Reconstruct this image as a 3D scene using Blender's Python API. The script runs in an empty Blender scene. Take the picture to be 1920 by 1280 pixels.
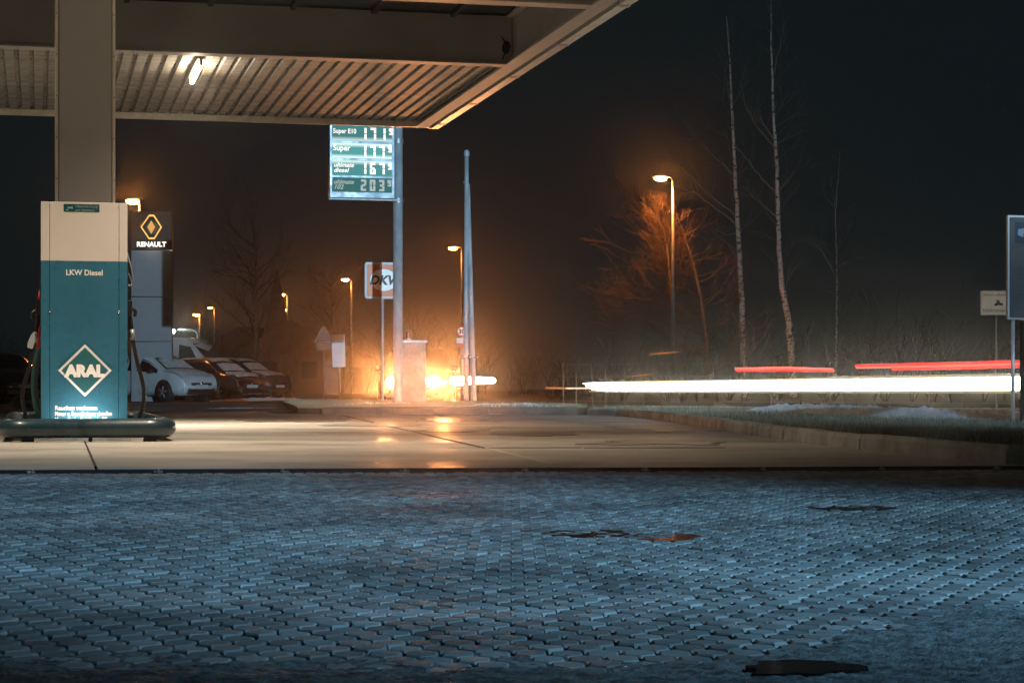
import bpy, bmesh, math, random
from mathutils import Vector, Matrix, noise
R = math.radians
random.seed(7)
sc = bpy.context.scene
COL = sc.collection

# ------------------------------------------------------------------ camera
F, HZ, CX, H = 3780.0, 724.0, 960.0, 0.50          # focal length in px of the 1920 wide photo, horizon row, eye height
cam_d = bpy.data.cameras.new('camera'); cam = bpy.data.objects.new('camera', cam_d); COL.objects.link(cam)
cam.location = (0, 0, H); cam.rotation_euler = (R(90), 0, 0)
cam_d.sensor_width = 36; cam_d.lens = 36 * F / 1920
cam_d.shift_y = (HZ - 640) / 1920
cam_d.clip_end = 3000; cam_d.clip_start = 0.1
sc.camera = cam

# ------------------------------------------------------------------ world: clear winter night
w = bpy.data.worlds.new('World'); sc.world = w; w.use_nodes = True
nt = w.node_tree; bg = nt.nodes['Background']
bg.inputs[0].default_value = (0.0048, 0.0084, 0.0098, 1); bg.inputs[1].default_value = 1.0

sc.view_settings.view_transform = 'Standard'
sc.view_settings.look = 'None'
sc.view_settings.exposure = 0
sc.view_settings.gamma = 1
sc.render.engine = 'CYCLES'
sc.cycles.use_denoising = True
sc.cycles.max_bounces = 6
sc.cycles.volume_bounces = 0
sc.cycles.sample_clamp_indirect = 3
sc.cycles.caustics_reflective = False
sc.cycles.caustics_refractive = False

# ------------------------------------------------------------------ helpers
def unp(px, py, D):
    return Vector(((px - CX) * D / F, D, H + (HZ - py) * D / F))
def gnd(px, py, z=0.0):
    D = F * (H - z) / (py - HZ)
    return Vector(((px - CX) * D / F, D, z))
def xat(px, D): return (px - CX) * D / F
def sat(D): return F / D

def tag(o, label=None, cat=None, group=None, kind=None):
    if label: o['label'] = label
    if cat: o['category'] = cat
    if group: o['group'] = group
    if kind: o['kind'] = kind
    return o

def empty(name, loc=(0, 0, 0), rz=0.0, label=None, cat=None, group=None):
    o = bpy.data.objects.new(name, None); COL.objects.link(o)
    o.location = loc; o.rotation_euler = (0, 0, rz); o.empty_display_size = 0.2
    return tag(o, label, cat, group)

class MB:
    def __init__(s): s.v = []; s.f = []; s.m = []; s.smooth = []
    def add(s, vs, fs, mi=0, smooth=False):
        n = len(s.v); s.v += [tuple(p) for p in vs]
        for f in fs:
            s.f.append(tuple(i + n for i in f)); s.m.append(mi); s.smooth.append(smooth)
        return s
    def box(s, x0, x1, y0, y1, z0, z1, mi=0):
        vs = [(x0,y0,z0),(x1,y0,z0),(x1,y1,z0),(x0,y1,z0),(x0,y0,z1),(x1,y0,z1),(x1,y1,z1),(x0,y1,z1)]
        return s.add(vs, [(3,2,1,0),(4,5,6,7),(0,1,5,4),(1,2,6,5),(2,3,7,6),(3,0,4,7)], mi)
    def cbox(s, x0, x1, y0, y1, z0, z1, b=0.01, mi=0):      # box with chamfered edges
        vs = []; idx = {}
        X = (x0, x1); Y = (y0, y1); Z = (z0, z1)
        for i in (0,1):
            for j in (0,1):
                for k in (0,1):
                    sx = 1 if i == 0 else -1; sy = 1 if j == 0 else -1; sz = 1 if k == 0 else -1
                    for a in range(3):
                        p = [X[i], Y[j], Z[k]]
                        for c, sg in ((0,sx),(1,sy),(2,sz)):
                            if c != a: p[c] += 0
                        q = [X[i] + (0 if a == 0 else sx*b), Y[j] + (0 if a == 1 else sy*b), Z[k] + (0 if a == 2 else sz*b)]
                        idx[(i,j,k,a)] = len(vs); vs.append(q)
        fs = []
        for i in (0,1): fs.append([idx[(i,0,0,0)], idx[(i,1,0,0)], idx[(i,1,1,0)], idx[(i,0,1,0)]])
        for j in (0,1): fs.append([idx[(0,j,0,1)], idx[(1,j,0,1)], idx[(1,j,1,1)], idx[(0,j,1,1)]])
        for k in (0,1): fs.append([idx[(0,0,k,2)], idx[(1,0,k,2)], idx[(1,1,k,2)], idx[(0,1,k,2)]])
        for j in (0,1):
            for k in (0,1): fs.append([idx[(0,j,k,1)], idx[(1,j,k,1)], idx[(1,j,k,2)], idx[(0,j,k,2)]])
        for i in (0,1):
            for k in (0,1): fs.append([idx[(i,0,k,0)], idx[(i,1,k,0)], idx[(i,1,k,2)], idx[(i,0,k,2)]])
            for j in (0,1): fs.append([idx[(i,j,0,0)], idx[(i,j,1,0)], idx[(i,j,1,1)], idx[(i,j,0,1)]])
            for j in (0,1):
                for k in (0,1): fs.append([idx[(i,j,k,0)], idx[(i,j,k,1)], idx[(i,j,k,2)]])
        return s.add(vs, fs, mi)
    def tube(s, pts, rad, n=8, mi=0, smooth=True, caps=True, flat=1.0):
        pts = [Vector(p) for p in pts]
        if not hasattr(rad, '__len__'): rad = [rad] * len(pts)
        vs = []; up = None
        for i, p in enumerate(pts):
            t = (pts[min(i+1, len(pts)-1)] - pts[max(i-1, 0)])
            if t.length < 1e-9: t = Vector((0,0,1))
            t.normalize()
            if up is None:
                up = Vector((0,0,1)) if abs(t.z) < 0.9 else Vector((0,1,0))
            a = t.cross(up)
            if a.length < 1e-4: a = t.cross(Vector((1,0,0)))
            a.normalize(); b = a.cross(t).normalized(); up = b
            for k in range(n):
                an = 2*math.pi*k/n
                vs.append(p + a*math.cos(an)*rad[i]*flat + b*math.sin(an)*rad[i])
        fs = []
        for i in range(len(pts)-1):
            for k in range(n):
                k2 = (k+1) % n
                fs.append((i*n+k, i*n+k2, (i+1)*n+k2, (i+1)*n+k))
        s.add(vs, fs, mi, smooth)
        if caps:
            m = len(s.v) - len(vs)
            s.f.append(tuple(m + k for k in reversed(range(n)))); s.m.append(mi); s.smooth.append(False)
            s.f.append(tuple(m + (len(pts)-1)*n + k for k in range(n))); s.m.append(mi); s.smooth.append(False)
        return s
    def prism(s, poly, z0, z1, mi=0):
        n = len(poly)
        vs = [(p[0], p[1], z0) for p in poly] + [(p[0], p[1], z1) for p in poly]
        fs = [tuple(reversed(range(n))), tuple(range(n, 2*n))] + [(i, (i+1)%n, n+(i+1)%n, n+i) for i in range(n)]
        return s.add(vs, fs, mi)
    def plate(s, poly, y0, y1, mi=0):      # prism along y of an x,z outline
        n = len(poly)
        vs = [(p[0], y0, p[1]) for p in poly] + [(p[0], y1, p[1]) for p in poly]
        fs = [tuple(range(n)), tuple(reversed(range(n, 2*n)))] + [((i+1)%n, i, n+i, n+(i+1)%n) for i in range(n)]
        return s.add(vs, fs, mi)
    def lathe(s, prof, n=16, c=(0,0,0), axis='z', mi=0, smooth=True):
        vs = []; fs = []
        for r, z in prof:
            for k in range(n):
                a = 2*math.pi*k/n; x, y = r*math.cos(a), r*math.sin(a)
                q = (x, y, z) if axis == 'z' else ((x, z, y) if axis == 'y' else (z, x, y))
                vs.append((q[0]+c[0], q[1]+c[1], q[2]+c[2]))
        for i in range(len(prof)-1):
            for k in range(n):
                k2 = (k+1)%n; fs.append((i*n+k, i*n+k2, (i+1)*n+k2, (i+1)*n+k))
        return s.add(vs, fs, mi, smooth)
    def build(s, name, mats, parent=None, fix=True):
        me = bpy.data.meshes.new(name)
        me.from_pydata(s.v, [], s.f)
        if not isinstance(mats, (list, tuple)): mats = [mats]
        for m in mats: me.materials.append(m)
        me.polygons.foreach_set('material_index', s.m)
        me.polygons.foreach_set('use_smooth', s.smooth)
        if fix and len(s.f) < 60000:
            bm = bmesh.new(); bm.from_mesh(me); bmesh.ops.recalc_face_normals(bm, faces=bm.faces); bm.to_mesh(me); bm.free()
        me.update()
        o = bpy.data.objects.new(name, me); COL.objects.link(o)
        if parent: o.parent = parent
        return o

def copy_obj(o, parent=None):
    c = o.copy(); COL.objects.link(c); c.parent = parent
    for ch in list(o.children): copy_obj(ch, c)
    return c

# ------------------------------------------------------------------ materials
def mat(name, col, rough=0.6, metal=0.0, var=0.0, vscale=4.0, bump=0.0, bscale=40.0, rvar=0.0, rscale=3.0, emit=None, estr=1.0, col2=None, spec=0.5, coat=0.0, stretch=None, detail=6):
    m = bpy.data.materials.new(name); m.use_nodes = True
    t = m.node_tree; b = t.nodes['Principled BSDF']
    b.inputs['Base Color'].default_value = (*col, 1); b.inputs['Roughness'].default_value = rough
    b.inputs['Metallic'].default_value = metal; b.inputs['Specular IOR Level'].default_value = spec
    b.inputs['Coat Weight'].default_value = coat
    tc = t.nodes.new('ShaderNodeTexCoord'); mp = t.nodes.new('ShaderNodeMapping'); t.links.new(tc.outputs['Object'], mp.inputs[0])
    if stretch: mp.inputs['Scale'].default_value = stretch
    def nz(scale, det=detail):
        n = t.nodes.new('ShaderNodeTexNoise'); n.inputs['Scale'].default_value = scale; n.inputs['Detail'].default_value = det
        n.inputs['Roughness'].default_value = 0.62
        t.links.new(mp.outputs[0], n.inputs['Vector']); return n
    if var > 0 or col2:
        n = nz(vscale); cr = t.nodes.new('ShaderNodeValToRGB')
        c2 = col2 or tuple(c*(1-var) for c in col)
        cr.color_ramp.elements[0].position = 0.35; cr.color_ramp.elements[0].color = (*c2, 1)
        cr.color_ramp.elements[1].position = 0.65; cr.color_ramp.elements[1].color = (*col, 1)
        t.links.new(n.outputs['Fac'], cr.inputs[0]); t.links.new(cr.outputs[0], b.inputs['Base Color'])
    if rvar > 0:
        n = nz(rscale); mr = t.nodes.new('ShaderNodeMapRange')
        mr.inputs['From Min'].default_value = 0.35; mr.inputs['From Max'].default_value = 0.65
        mr.inputs['To Min'].default_value = max(rough-rvar, 0.03); mr.inputs['To Max'].default_value = min(rough+rvar, 1)
        t.links.new(n.outputs['Fac'], mr.inputs[0]); t.links.new(mr.outputs[0], b.inputs['Roughness'])
    if bump > 0:
        n = nz(bscale, 8); bp = t.nodes.new('ShaderNodeBump'); bp.inputs['Strength'].default_value = 1; bp.inputs['Distance'].default_value = bump
        t.links.new(n.outputs['Fac'], bp.inputs['Height']); t.links.new(bp.outputs[0], b.inputs['Normal'])
    if emit:
        b.inputs['Emission Color'].default_value = (*emit, 1); b.inputs['Emission Strength'].default_value = estr
    return m

M = {}
M['beam'] = mat('painted_steel_beige', (0.42, 0.42, 0.41), 0.55, var=0.18, vscale=1.2, bump=0.0015, bscale=14)
M['deck'] = mat('galvanised_deck', (0.35, 0.35, 0.345), 0.62, 0.1, col2=(0.15, 0.145, 0.135), vscale=1.7, bump=0.002, bscale=9, stretch=(1, 2.5, 1), rvar=0.12)
M['dark_roof'] = mat('dark_roof_boards', (0.035, 0.04, 0.045), 0.5, var=0.4, vscale=2)
M['column'] = mat('column_cladding', (0.26, 0.26, 0.265), 0.45, var=0.07, vscale=2.5, bump=0.0006, bscale=60)
M['trim'] = mat('aluminium_trim', (0.62, 0.58, 0.52), 0.4, 0.4, var=0.2, vscale=5)
M['orange_trim'] = mat('white_fascia_paint', (0.62, 0.58, 0.54), 0.38, var=0.25, vscale=6, bump=0.003, bscale=25)
M['conc'] = mat('concrete', (0.46, 0.43, 0.38), 0.56, col2=(0.22, 0.21, 0.195), vscale=0.42, stretch=(1, 1.6, 1), detail=9, bump=0.0015, bscale=60, rvar=0.22, rscale=0.28, spec=.3)
M['kerb'] = mat('kerb_concrete', (0.36, 0.35, 0.33), 0.8, col2=(0.16, 0.155, 0.14), vscale=3.5, bump=0.006, bscale=30)
M['joint'] = mat('joint_dirt_edge_shade', (0.02, 0.02, 0.02), 0.9, var=0.4, vscale=20)
M['asphalt'] = mat('asphalt', (0.05, 0.05, 0.052), 0.55, var=0.35, vscale=0.7, bump=0.004, bscale=45, rvar=0.25, rscale=0.3)
M['earth'] = mat('dark_winter_field', (0.045, 0.05, 0.03), 0.9, var=0.5, vscale=0.5, bump=0.02, bscale=8)
M['soil'] = mat('grass_soil', (0.06, 0.065, 0.035), 0.95, var=0.5, vscale=6, bump=0.01, bscale=25)
M['grass'] = mat('grass_blades', (0.10, 0.10, 0.045), 0.7, col2=(0.055, 0.06, 0.028), vscale=3)
M['snow'] = mat('old_snow', (0.74, 0.76, 0.78), 0.75, col2=(0.52, 0.52, 0.52), vscale=9, bump=0.02, bscale=28)
M['carsnow'] = mat('thin_snow', (0.55, 0.55, 0.56), 0.85, col2=(0.34, 0.34, 0.35), vscale=6, bump=0.01, bscale=40)
M['white'] = mat('white_lacquer', (0.62, 0.575, 0.53), 0.35, var=0.04, vscale=3, bump=0.0004, bscale=80)
M['teal'] = mat('teal_lacquer', (0.032, 0.15, 0.235), 0.30, var=0.16, vscale=2.2, bump=0.0006, bscale=40, rvar=.08, rscale=5)
M['darkteal'] = mat('dark_teal_decal', (0.010, 0.065, 0.075), 0.3)
M['seam'] = mat('dark_seam', (0.012, 0.03, 0.032), 0.7)
M['bumper'] = mat('bumper_tube_paint', (0.018, 0.052, 0.072), 0.30, var=0.45, vscale=5, rvar=0.12, bump=0.001, bscale=25, coat=0.3)
M['black'] = mat('black_rubber', (0.012, 0.012, 0.013), 0.38)
M['steel'] = mat('galvanised_steel', (0.36, 0.38, 0.40), 0.45, 0.5, var=0.3, vscale=7)
M['chrome'] = mat('chrome', (0.75, 0.75, 0.75), 0.15, 1.0)
M['red'] = mat('red_plastic', (0.5, 0.02, 0.015), 0.4)
M['decal'] = mat('white_print', (0.85, 0.83, 0.8), 0.4)
M['pole'] = mat('blue_grey_pole_paint', (0.38, 0.44, 0.48), 0.45, col2=(0.22, 0.27, 0.30), vscale=6, bump=0.001, bscale=30, stretch=(1,1,0.4))
M['signback'] = mat('sign_sheet_aluminium', (0.55, 0.60, 0.64), 0.5, var=0.12, vscale=5)
M['tarmac_wet'] = mat('puddle_water', (0.004, 0.005, 0.006), 0.06, bump=0.0006, bscale=9, spec=0.5)
M['rock'] = mat('totem_cladding', (0.24, 0.24, 0.25), 0.55, var=0.1, vscale=2)
M['brown'] = mat('dark_gloss_panel', (0.035, 0.022, 0.014), 0.3, var=0.2, vscale=2)
M['bark'] = mat('grey_bark', (0.20, 0.15, 0.11), 0.85, var=0.4, vscale=4, bump=0.01, bscale=20)
M['twig'] = mat('twig_bark', (0.15, 0.095, 0.065), 0.7, var=0.4, vscale=1.5)
M['birchtwig'] = mat('birch_twig', (0.26, 0.25, 0.24), 0.7, var=0.3, vscale=1.5)
M['shrub'] = mat('shrub_twigs', (0.032, 0.030, 0.024), 0.8, var=0.5, vscale=0.6)
M['wall'] = mat('rendered_house_wall', (0.16, 0.14, 0.12), 0.9, var=0.2)
M['roof'] = mat('roof_tiles', (0.17, 0.10, 0.07), 0.8, var=0.35, vscale=2)
M['glass'] = mat('car_glass', (0.006, 0.008, 0.01), 0.08)
M['tyre'] = mat('tyre', (0.012, 0.012, 0.012), 0.75)
M['rim'] = mat('alloy_rim', (0.35, 0.36, 0.38), 0.35, 0.8)
M['plate'] = mat('number_plate', (0.5, 0.5, 0.5), 0.5)
M['lampglass'] = mat('headlamp_glass', (0.10, 0.11, 0.12), 0.08, 0.4)
M['paint_white'] = mat('white_car_paint', (0.58, 0.59, 0.60), 0.25, coat=0.5, var=0.15, vscale=3)
M['paint_dark'] = mat('dark_car_paint', (0.02, 0.022, 0.025), 0.22, coat=0.6)
M['paint_brown'] = mat('dark_red_car_paint', (0.06, 0.018, 0.018), 0.22, coat=0.6)
M['cabinet'] = mat('weathered_cabinet', (0.30, 0.27, 0.25), 0.75, col2=(0.13, 0.12, 0.11), vscale=3.5, bump=0.003, bscale=20)
M['dkv'] = mat('orange_sign_sheet', (0.62, 0.16, 0.05), 0.45)
M['text_dark'] = mat('dark_print', (0.012, 0.02, 0.03), 0.5)
M['board'] = mat('brown_board', (0.075, 0.058, 0.048), 0.5, var=0.12, vscale=10)
M['board_line'] = mat('board_print', (0.025, 0.02, 0.018), 0.5)

def emat(name, col, strength, tex=None):
    m = bpy.data.materials.new(name); m.use_nodes = True; t = m.node_tree
    for n in list(t.nodes): t.nodes.remove(n)
    o = t.nodes.new('ShaderNodeOutputMaterial'); e = t.nodes.new('ShaderNodeEmission')
    e.inputs[0].default_value = (*col, 1); e.inputs[1].default_value = strength
    t.links.new(e.outputs[0], o.inputs[0]); return m
SOD = (1.0, 0.30, 0.055)
M['sodium'] = emat('sodium_lamp_glow', (1.0, 0.31, 0.05), 380)
M['far_sodium'] = emat('far_sodium_lamp_glow', (1.0, 0.30, 0.05), 130)
M['warmtube'] = emat('warm_tube_glow', (1.0, 0.72, 0.40), 40)
M['whitelamp'] = emat('white_lamp_glow', (0.8, 1.0, 0.92), 60)
M['headlight'] = emat('headlight_glow', (1.0, 0.72, 0.42), 110)
M['trail_white'] = emat('headlight_trail_glow', (1.0, 0.86, 0.64), 42.0)
M['trail_warm'] = emat('warm_trail_glow', (1.0, 0.78, 0.5), 8.0)
M['trail_red'] = emat('tail_light_trail_glow', (1.0, 0.05, 0.045), 1.15)
M['trail_pink'] = emat('tail_light_trail_core', (1.0, 0.17, 0.13), 1.3)
M['trail_orange'] = emat('indicator_trail_glow', (1.0, 0.34, 0.09), 0.8)

def backlit(name, base, hot, s0, s1, top=True, bottom=False):
    """backlit acrylic: brighter where the tube behind it runs along the panel edge"""
    m = bpy.data.materials.new(name); m.use_nodes = True; t = m.node_tree
    for n in list(t.nodes): t.nodes.remove(n)
    o = t.nodes.new('ShaderNodeOutputMaterial'); e = t.nodes.new('ShaderNodeEmission')
    tc = t.nodes.new('ShaderNodeTexCoord'); sp = t.nodes.new('ShaderNodeSeparateXYZ'); t.links.new(tc.outputs['Generated'], sp.inputs[0])
    cr = t.nodes.new('ShaderNodeValToRGB'); t.links.new(sp.outputs['Z'], cr.inputs[0])
    el = cr.color_ramp.elements
    b4, h4 = (*[c*s0 for c in base], 1), (*[c*s1 for c in hot], 1)
    el[0].position = 0.0; el[0].color = h4 if bottom else b4
    el[1].position = 1.0; el[1].color = h4 if top else b4
    a = el.new(0.28); a.color = b4
    a = el.new(0.72); a.color = b4
    t.links.new(cr.outputs[0], e.inputs[0]); e.inputs[1].default_value = 1
    t.links.new(e.outputs[0], o.inputs[0]); return m

def text(name, s, size, m, parent, loc=(0,0,0), offset=0.0, shear=0.0, align='LEFT', ext=0.001, xs=1.0, rz=0.0):
    """flat lettering on a face that looks towards local -y; x is right, z is up"""
    c = bpy.data.curves.new(name, 'FONT'); c.body = s; c.size = size; c.offset = offset; c.shear = shear
    c.align_x = align; c.align_y = 'BOTTOM_BASELINE'; c.extrude = ext; c.resolution_u = 3
    o = bpy.data.objects.new(name, c); COL.objects.link(o)
    me = bpy.data.meshes.new_from_object(o); bpy.data.objects.remove(o); bpy.data.curves.remove(c)
    me.transform(Matrix.Diagonal((xs, 1, 1, 1)))
    me.transform(Matrix(((1,0,0,loc[0]),(0,0,-1,loc[1]),(0,1,0,loc[2]),(0,0,0,1))))
    me.materials.clear(); me.materials.append(m)
    o = bpy.data.objects.new(name, me); COL.objects.link(o); o.parent = parent
    return o

def point_light(name, loc, power, col, size, parent=None, spot=None, rot=None, blend=0.5):
    l = bpy.data.lights.new(name, 'SPOT' if spot else 'POINT'); l.energy = power; l.color = col; l.shadow_soft_size = size
    if spot: l.spot_size = R(spot); l.spot_blend = blend
    o = bpy.data.objects.new(name, l); COL.objects.link(o); o.location = loc
    if rot: o.rotation_euler = rot
    if parent: o.parent = parent
    return o
def aim(o, src, dst):
    o.rotation_euler = (Vector(dst) - Vector(src)).to_track_quat('-Z', 'Y').to_euler()

TH = math.atan((CX - 72) / F)                     # the forecourt runs 13 degrees left of the camera axis
U = Vector((-math.sin(TH), math.cos(TH), 0)); V = Vector((math.cos(TH), math.sin(TH), 0))
def uv(v, u, z=0.0): p = V*v + U*u; return Vector((p.x, p.y, z))

# ------------------------------------------------------------------ haze, added to spread a glow round the lamps
hz = MB().box(-200, 200, -30, 420, -1.2, 24).build('haze', mat('haze_air', (1,1,1)))
hm = hz.data.materials[0]; ht = hm.node_tree
for n in list(ht.nodes): ht.nodes.remove(n)
ho = ht.nodes.new('ShaderNodeOutputMaterial'); hv = ht.nodes.new('ShaderNodeVolumePrincipled')
hv.inputs['Color'].default_value = (0.95, 0.95, 0.95, 1); hv.inputs['Density'].default_value = 0.0008
hv.inputs['Anisotropy'].default_value = 0.972
ht.links.new(hv.outputs[0], ho.inputs['Volume'])
tag(hz, kind='stuff')

# ------------------------------------------------------------------ ground sheets
def st(name, mb, m, parent=None):
    o = mb.build(name, m, parent)
    if not parent: o['kind'] = 'structure'
    return o
st('ground', MB().box(-190, 190, -20, 400, -0.5, -0.075), M['earth'])

def clip_half(poly, n, d):            # keep n.p <= d
    out = []
    for i in range(len(poly)):
        a, b = poly[i], poly[(i+1) % len(poly)]
        da, db = a[0]*n[0]+a[1]*n[1]-d, b[0]*n[0]+b[1]*n[1]-d
        if da <= 0: out.append(a)
        if (da < 0 < db) or (db < 0 < da):
            t = da/(da-db); out.append((a[0]+(b[0]-a[0])*t, a[1]+(b[1]-a[1])*t))
    return out
def blob(cx, cy, rx, ry, n, seed, rough=.35):
    rr = random.Random(seed); out = []
    for k in range(n):
        a = 2*math.pi*k/n
        r = 1 + rough*noise.noise(Vector((math.cos(a)*1.8+seed, math.sin(a)*1.8, seed*.7))) + rough*.5*noise.noise(Vector((math.cos(a)*6, math.sin(a)*6, seed*1.3)))
        out.append((cx+rx*r*math.cos(a), cy+ry*r*math.sin(a)))
    return out
def area(poly): return 0.5*sum(poly[i-1][0]*poly[i][1]-poly[i][0]*poly[i-1][1] for i in range(len(poly)))

# kerb line at the right of the concrete (foot of the kerb, from the photo's near right to far)
KP = [gnd(1886,870), gnd(1655,848), gnd(1527,833), gnd(1420,817), gnd(1301,797), gnd(1228,786), gnd(1164,780), gnd(1100,777.5)]
KP = [Vector((p.x, p.y, 0)) for p in KP]
near_y = lambda x: 12.42 + x*0.10
BACK = 36.0
# concrete apron
region = [(-11, near_y(-11)), (KP[0].x+.35, near_y(KP[0].x)+.04)] + [(p.x, p.y) for p in KP] + [(KP[-1].x-1.2, BACK), (-9.5, BACK+1.5), (-22, BACK+3), (-22, 12.0)]
apron = empty('concrete_apron'); apron['kind'] = 'structure'
ths = R(9.2); su = (-math.sin(ths), math.cos(ths)); sv = (math.cos(ths), math.sin(ths))
v_lines = [-30, -19.0, -13.6, -10.8, -8.0, -5.3, -2.55, 0.27*sv[0] + 12.95*sv[1], 5.6, 8.6, 12]
v_lines = [-40, -14.3, -11.5, -8.7, -5.9, -3.1, -0.42, 2.335, 5.2, 8.0, 14]
u_lines = [0, 16.35, 21.9, 27.5, 33.1, 60]
base_o = st('apron_bed', MB().prism([(-23,12.1),(6,12.95),(6,16),(0,40),(-23,41)], -0.2, -0.004), M['joint'])
v_ang = [9.2, 13, 13, 13, 13, 12.6, 8.6, 8.6, 8.6, 9.2, 9.2]
v_lines[5] = -2.53*math.cos(R(12.6)) + 12.27*math.sin(R(12.6)); v_lines[6] = .274*math.cos(R(8.6)) + 12.95*math.sin(R(8.6))
v_lines = [-40, v_lines[5]-8.4, v_lines[5]-5.6, v_lines[5]-2.8, v_lines[5], v_lines[6], v_lines[6]+2.8, v_lines[6]+5.6, 14]
v_ang = [9.2, 12.6, 12.6, 12.6, 12.6, 8.6, 8.6, 8.6, 8.6]
for i in range(len(v_lines)-1):
    sA_, sB_ = [(math.cos(R(q)), math.sin(R(q))) for q in (v_ang[i], v_ang[i+1])]
    for j in range(len(u_lines)-1):
        g = 0.009
        p = clip_half(region, sB_, v_lines[i+1]-g); 
        if len(p) > 2: p = clip_half(p, (-sA_[0], -sA_[1]), -(v_lines[i]+g))
        if len(p) > 2: p = clip_half(p, su, u_lines[j+1]-g)
        if len(p) > 2: p = clip_half(p, (-su[0], -su[1]), -(u_lines[j]+g))
        if len(p) > 2 and abs(area(p)) > 0.05:
            MB().prism(p, -0.03, 0.0 + random.uniform(-0.0015, 0.0015)).build('concrete_slab', M['conc'], apron)
M['seal_light'] = mat('pale_joint_sealant', (0.62, 0.58, 0.50), .8, var=.2, vscale=20)
def seal(a, b, wd, m):
    a, b = gnd(*a), gnd(*b); d = (b-a).normalized(); n = Vector((d.y, -d.x, 0))*wd/2
    MB().add([a-n+Vector((0,0,.0022)), a+n+Vector((0,0,.0022)), b+n+Vector((0,0,.0022)), b-n+Vector((0,0,.0022)), a-n+Vector((0,0,-.02)), a+n+Vector((0,0,-.02)), b+n+Vector((0,0,-.02)), b-n+Vector((0,0,-.02))], [(0,1,2,3),(0,1,5,4),(2,3,7,6),(1,2,6,5),(3,0,4,7)]).build('joint_seal', m, apron)
seal((1036,869.3), (912,840), .030, M['seal_light']); seal((908,839.2), (640,778), .030, M['joint'])
for xa, xb in ((840, 1090), (1095, 1360)): seal((xa,839.6), (xb,839.0), .05, M['joint'])
M['film'] = mat('wet_concrete_film', (0.20, 0.19, 0.175), 0.42, col2=(0.15, 0.145, 0.13), vscale=1.5, bump=0.0015, bscale=30, rvar=0.07, rscale=1.2, spec=.5, stretch=(1, .6, 1))
for (px, py, wp, ly, sd) in ((1245, 803, 190, 1.9, 11), (1225, 829, 230, .75, 12), (850, 785, 120, 3.0, 13), (842, 806, 150, 1.1, 14), (720, 796, 190, 1.3, 15), (560, 788, 200, 1.2, 16), (1010, 815, 150, .5, 17)):
    c = gnd(px, py); pl = [p for p in blob(c.x, c.y, wp/2/sat(c.y), ly, 44, sd, .6)]
    st('wet_patch', MB().prism(pl, -.01, .0034 + sd*.0001), M['film'])
# edge stones before the concrete, coloured near black for its shaded step
L = 0.742
for k in range(26):
    x0 = -10.3 + k*L
    if x0 > 4.3: break
    b = MB()
    yA, yB = near_y(x0), near_y(x0+L)
    for (a0, a1, z0, z1) in ((-0.075, -0.008, -0.03, -0.022), (-0.008, -0.002, -0.03, -0.002)):
        b.add([(x0+.008,yA+a0,z0),(x0+L-.008,yB+a0,z0),(x0+L-.008,yB+a1,z0),(x0+.008,yA+a1,z0),(x0+.008,yA+a0,z1),(x0+L-.008,yB+a0,z1),(x0+L-.008,yB+a1,z1),(x0+.008,yA+a1,z1)],
              [(3,2,1,0),(4,5,6,7),(0,1,5,4),(1,2,6,5),(2,3,7,6),(3,0,4,7)])
    b.build('edging_stone', M['joint'], apron)
    c = MB()      # grit that has gathered at the joint
    for q in range(5):
        gx, gy = x0 + random.gauss(0, .012), near_y(x0) - .03 + random.gauss(0, .015)
        r = random.uniform(.006, .014)
        c.lathe([(0,-.02),(r,-.02),(r*.8,-.02+r*.8),(0,-.02+r)], 6, (gx, gy, 0))
    tag(c.build('joint_grit', M['kerb'], apron), kind='stuff')

# ------------------------------------------------------------------ paving: small hexagonal stones
def bed(x, y):                        # slow waves of the worn surface
    return -0.021 + 0.0035*math.sin(y*2.1 + x*0.5) * min(1, y/6) + 0.004*math.sin(y*0.9 - x*0.8 + 1.0) + 0.0035*noise.noise(Vector((x*1.3, y*0.9, 3.1)))
paving = empty('paving'); paving['kind'] = 'structure'
st('paving_bed', MB().prism([(-6,-2),(8,-2),(8,13.1),(-11,11.3)], -0.25, -0.045), M['joint'])
def paver_mat():
    m = mat('paving_stone', (0.34, 0.36, 0.38), 0.72, spec=.12, bump=0.0012, bscale=160, rvar=0.18, rscale=0.9)
    t = m.node_tree; b = t.nodes['Principled BSDF']
    geo = t.nodes.new('ShaderNodeNewGeometry')
    n = t.nodes.new('ShaderNodeTexNoise'); n.inputs['Scale'].default_value = 1.0; n.inputs['Detail'].default_value = 5; n.inputs['Roughness'].default_value = .65
    t.links.new(geo.outputs['Position'], n.inputs['Vector'])
    cr = t.nodes.new('ShaderNodeValToRGB'); t.links.new(n.outputs['Fac'], cr.inputs[0])
    cr.color_ramp.elements[0].position = .36; cr.color_ramp.elements[0].color = (0.16,0.17,0.18,1)
    cr.color_ramp.elements[1].position = .62; cr.color_ramp.elements[1].color = (0.36,0.38,0.40,1)
    at = t.nodes.new('ShaderNodeAttribute'); at.attribute_name = 'tone'
    mx = t.nodes.new('ShaderNodeMix'); mx.data_type = 'RGBA'; mx.blend_type = 'MULTIPLY'; mx.inputs[0].default_value = 1
    oi = t.nodes.new('ShaderNodeObjectInfo'); mr = t.nodes.new('ShaderNodeMapRange'); mr.inputs['To Min'].default_value = 0.62; mr.inputs['To Max'].default_value = 1.25
    rnd = t.nodes.new('ShaderNodeMath'); rnd.operation = 'ADD'
    fr = t.nodes.new('ShaderNodeMath'); fr.operation = 'FRACT'
    t.links.new(oi.outputs['Random'], rnd.inputs[0]); t.links.new(at.outputs['Fac'], rnd.inputs[1]); t.links.new(rnd.outputs[0], fr.inputs[0])
    t.links.new(fr.outputs[0], mr.inputs[0])
    t.links.new(cr.outputs[0], mx.inputs['A']); t.links.new(mr.outputs[0], mx.inputs['B']); t.links.new(mx.outputs['Result'], b.inputs['Base Color'])
    return m
M['paver'] = paver_mat()
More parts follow.
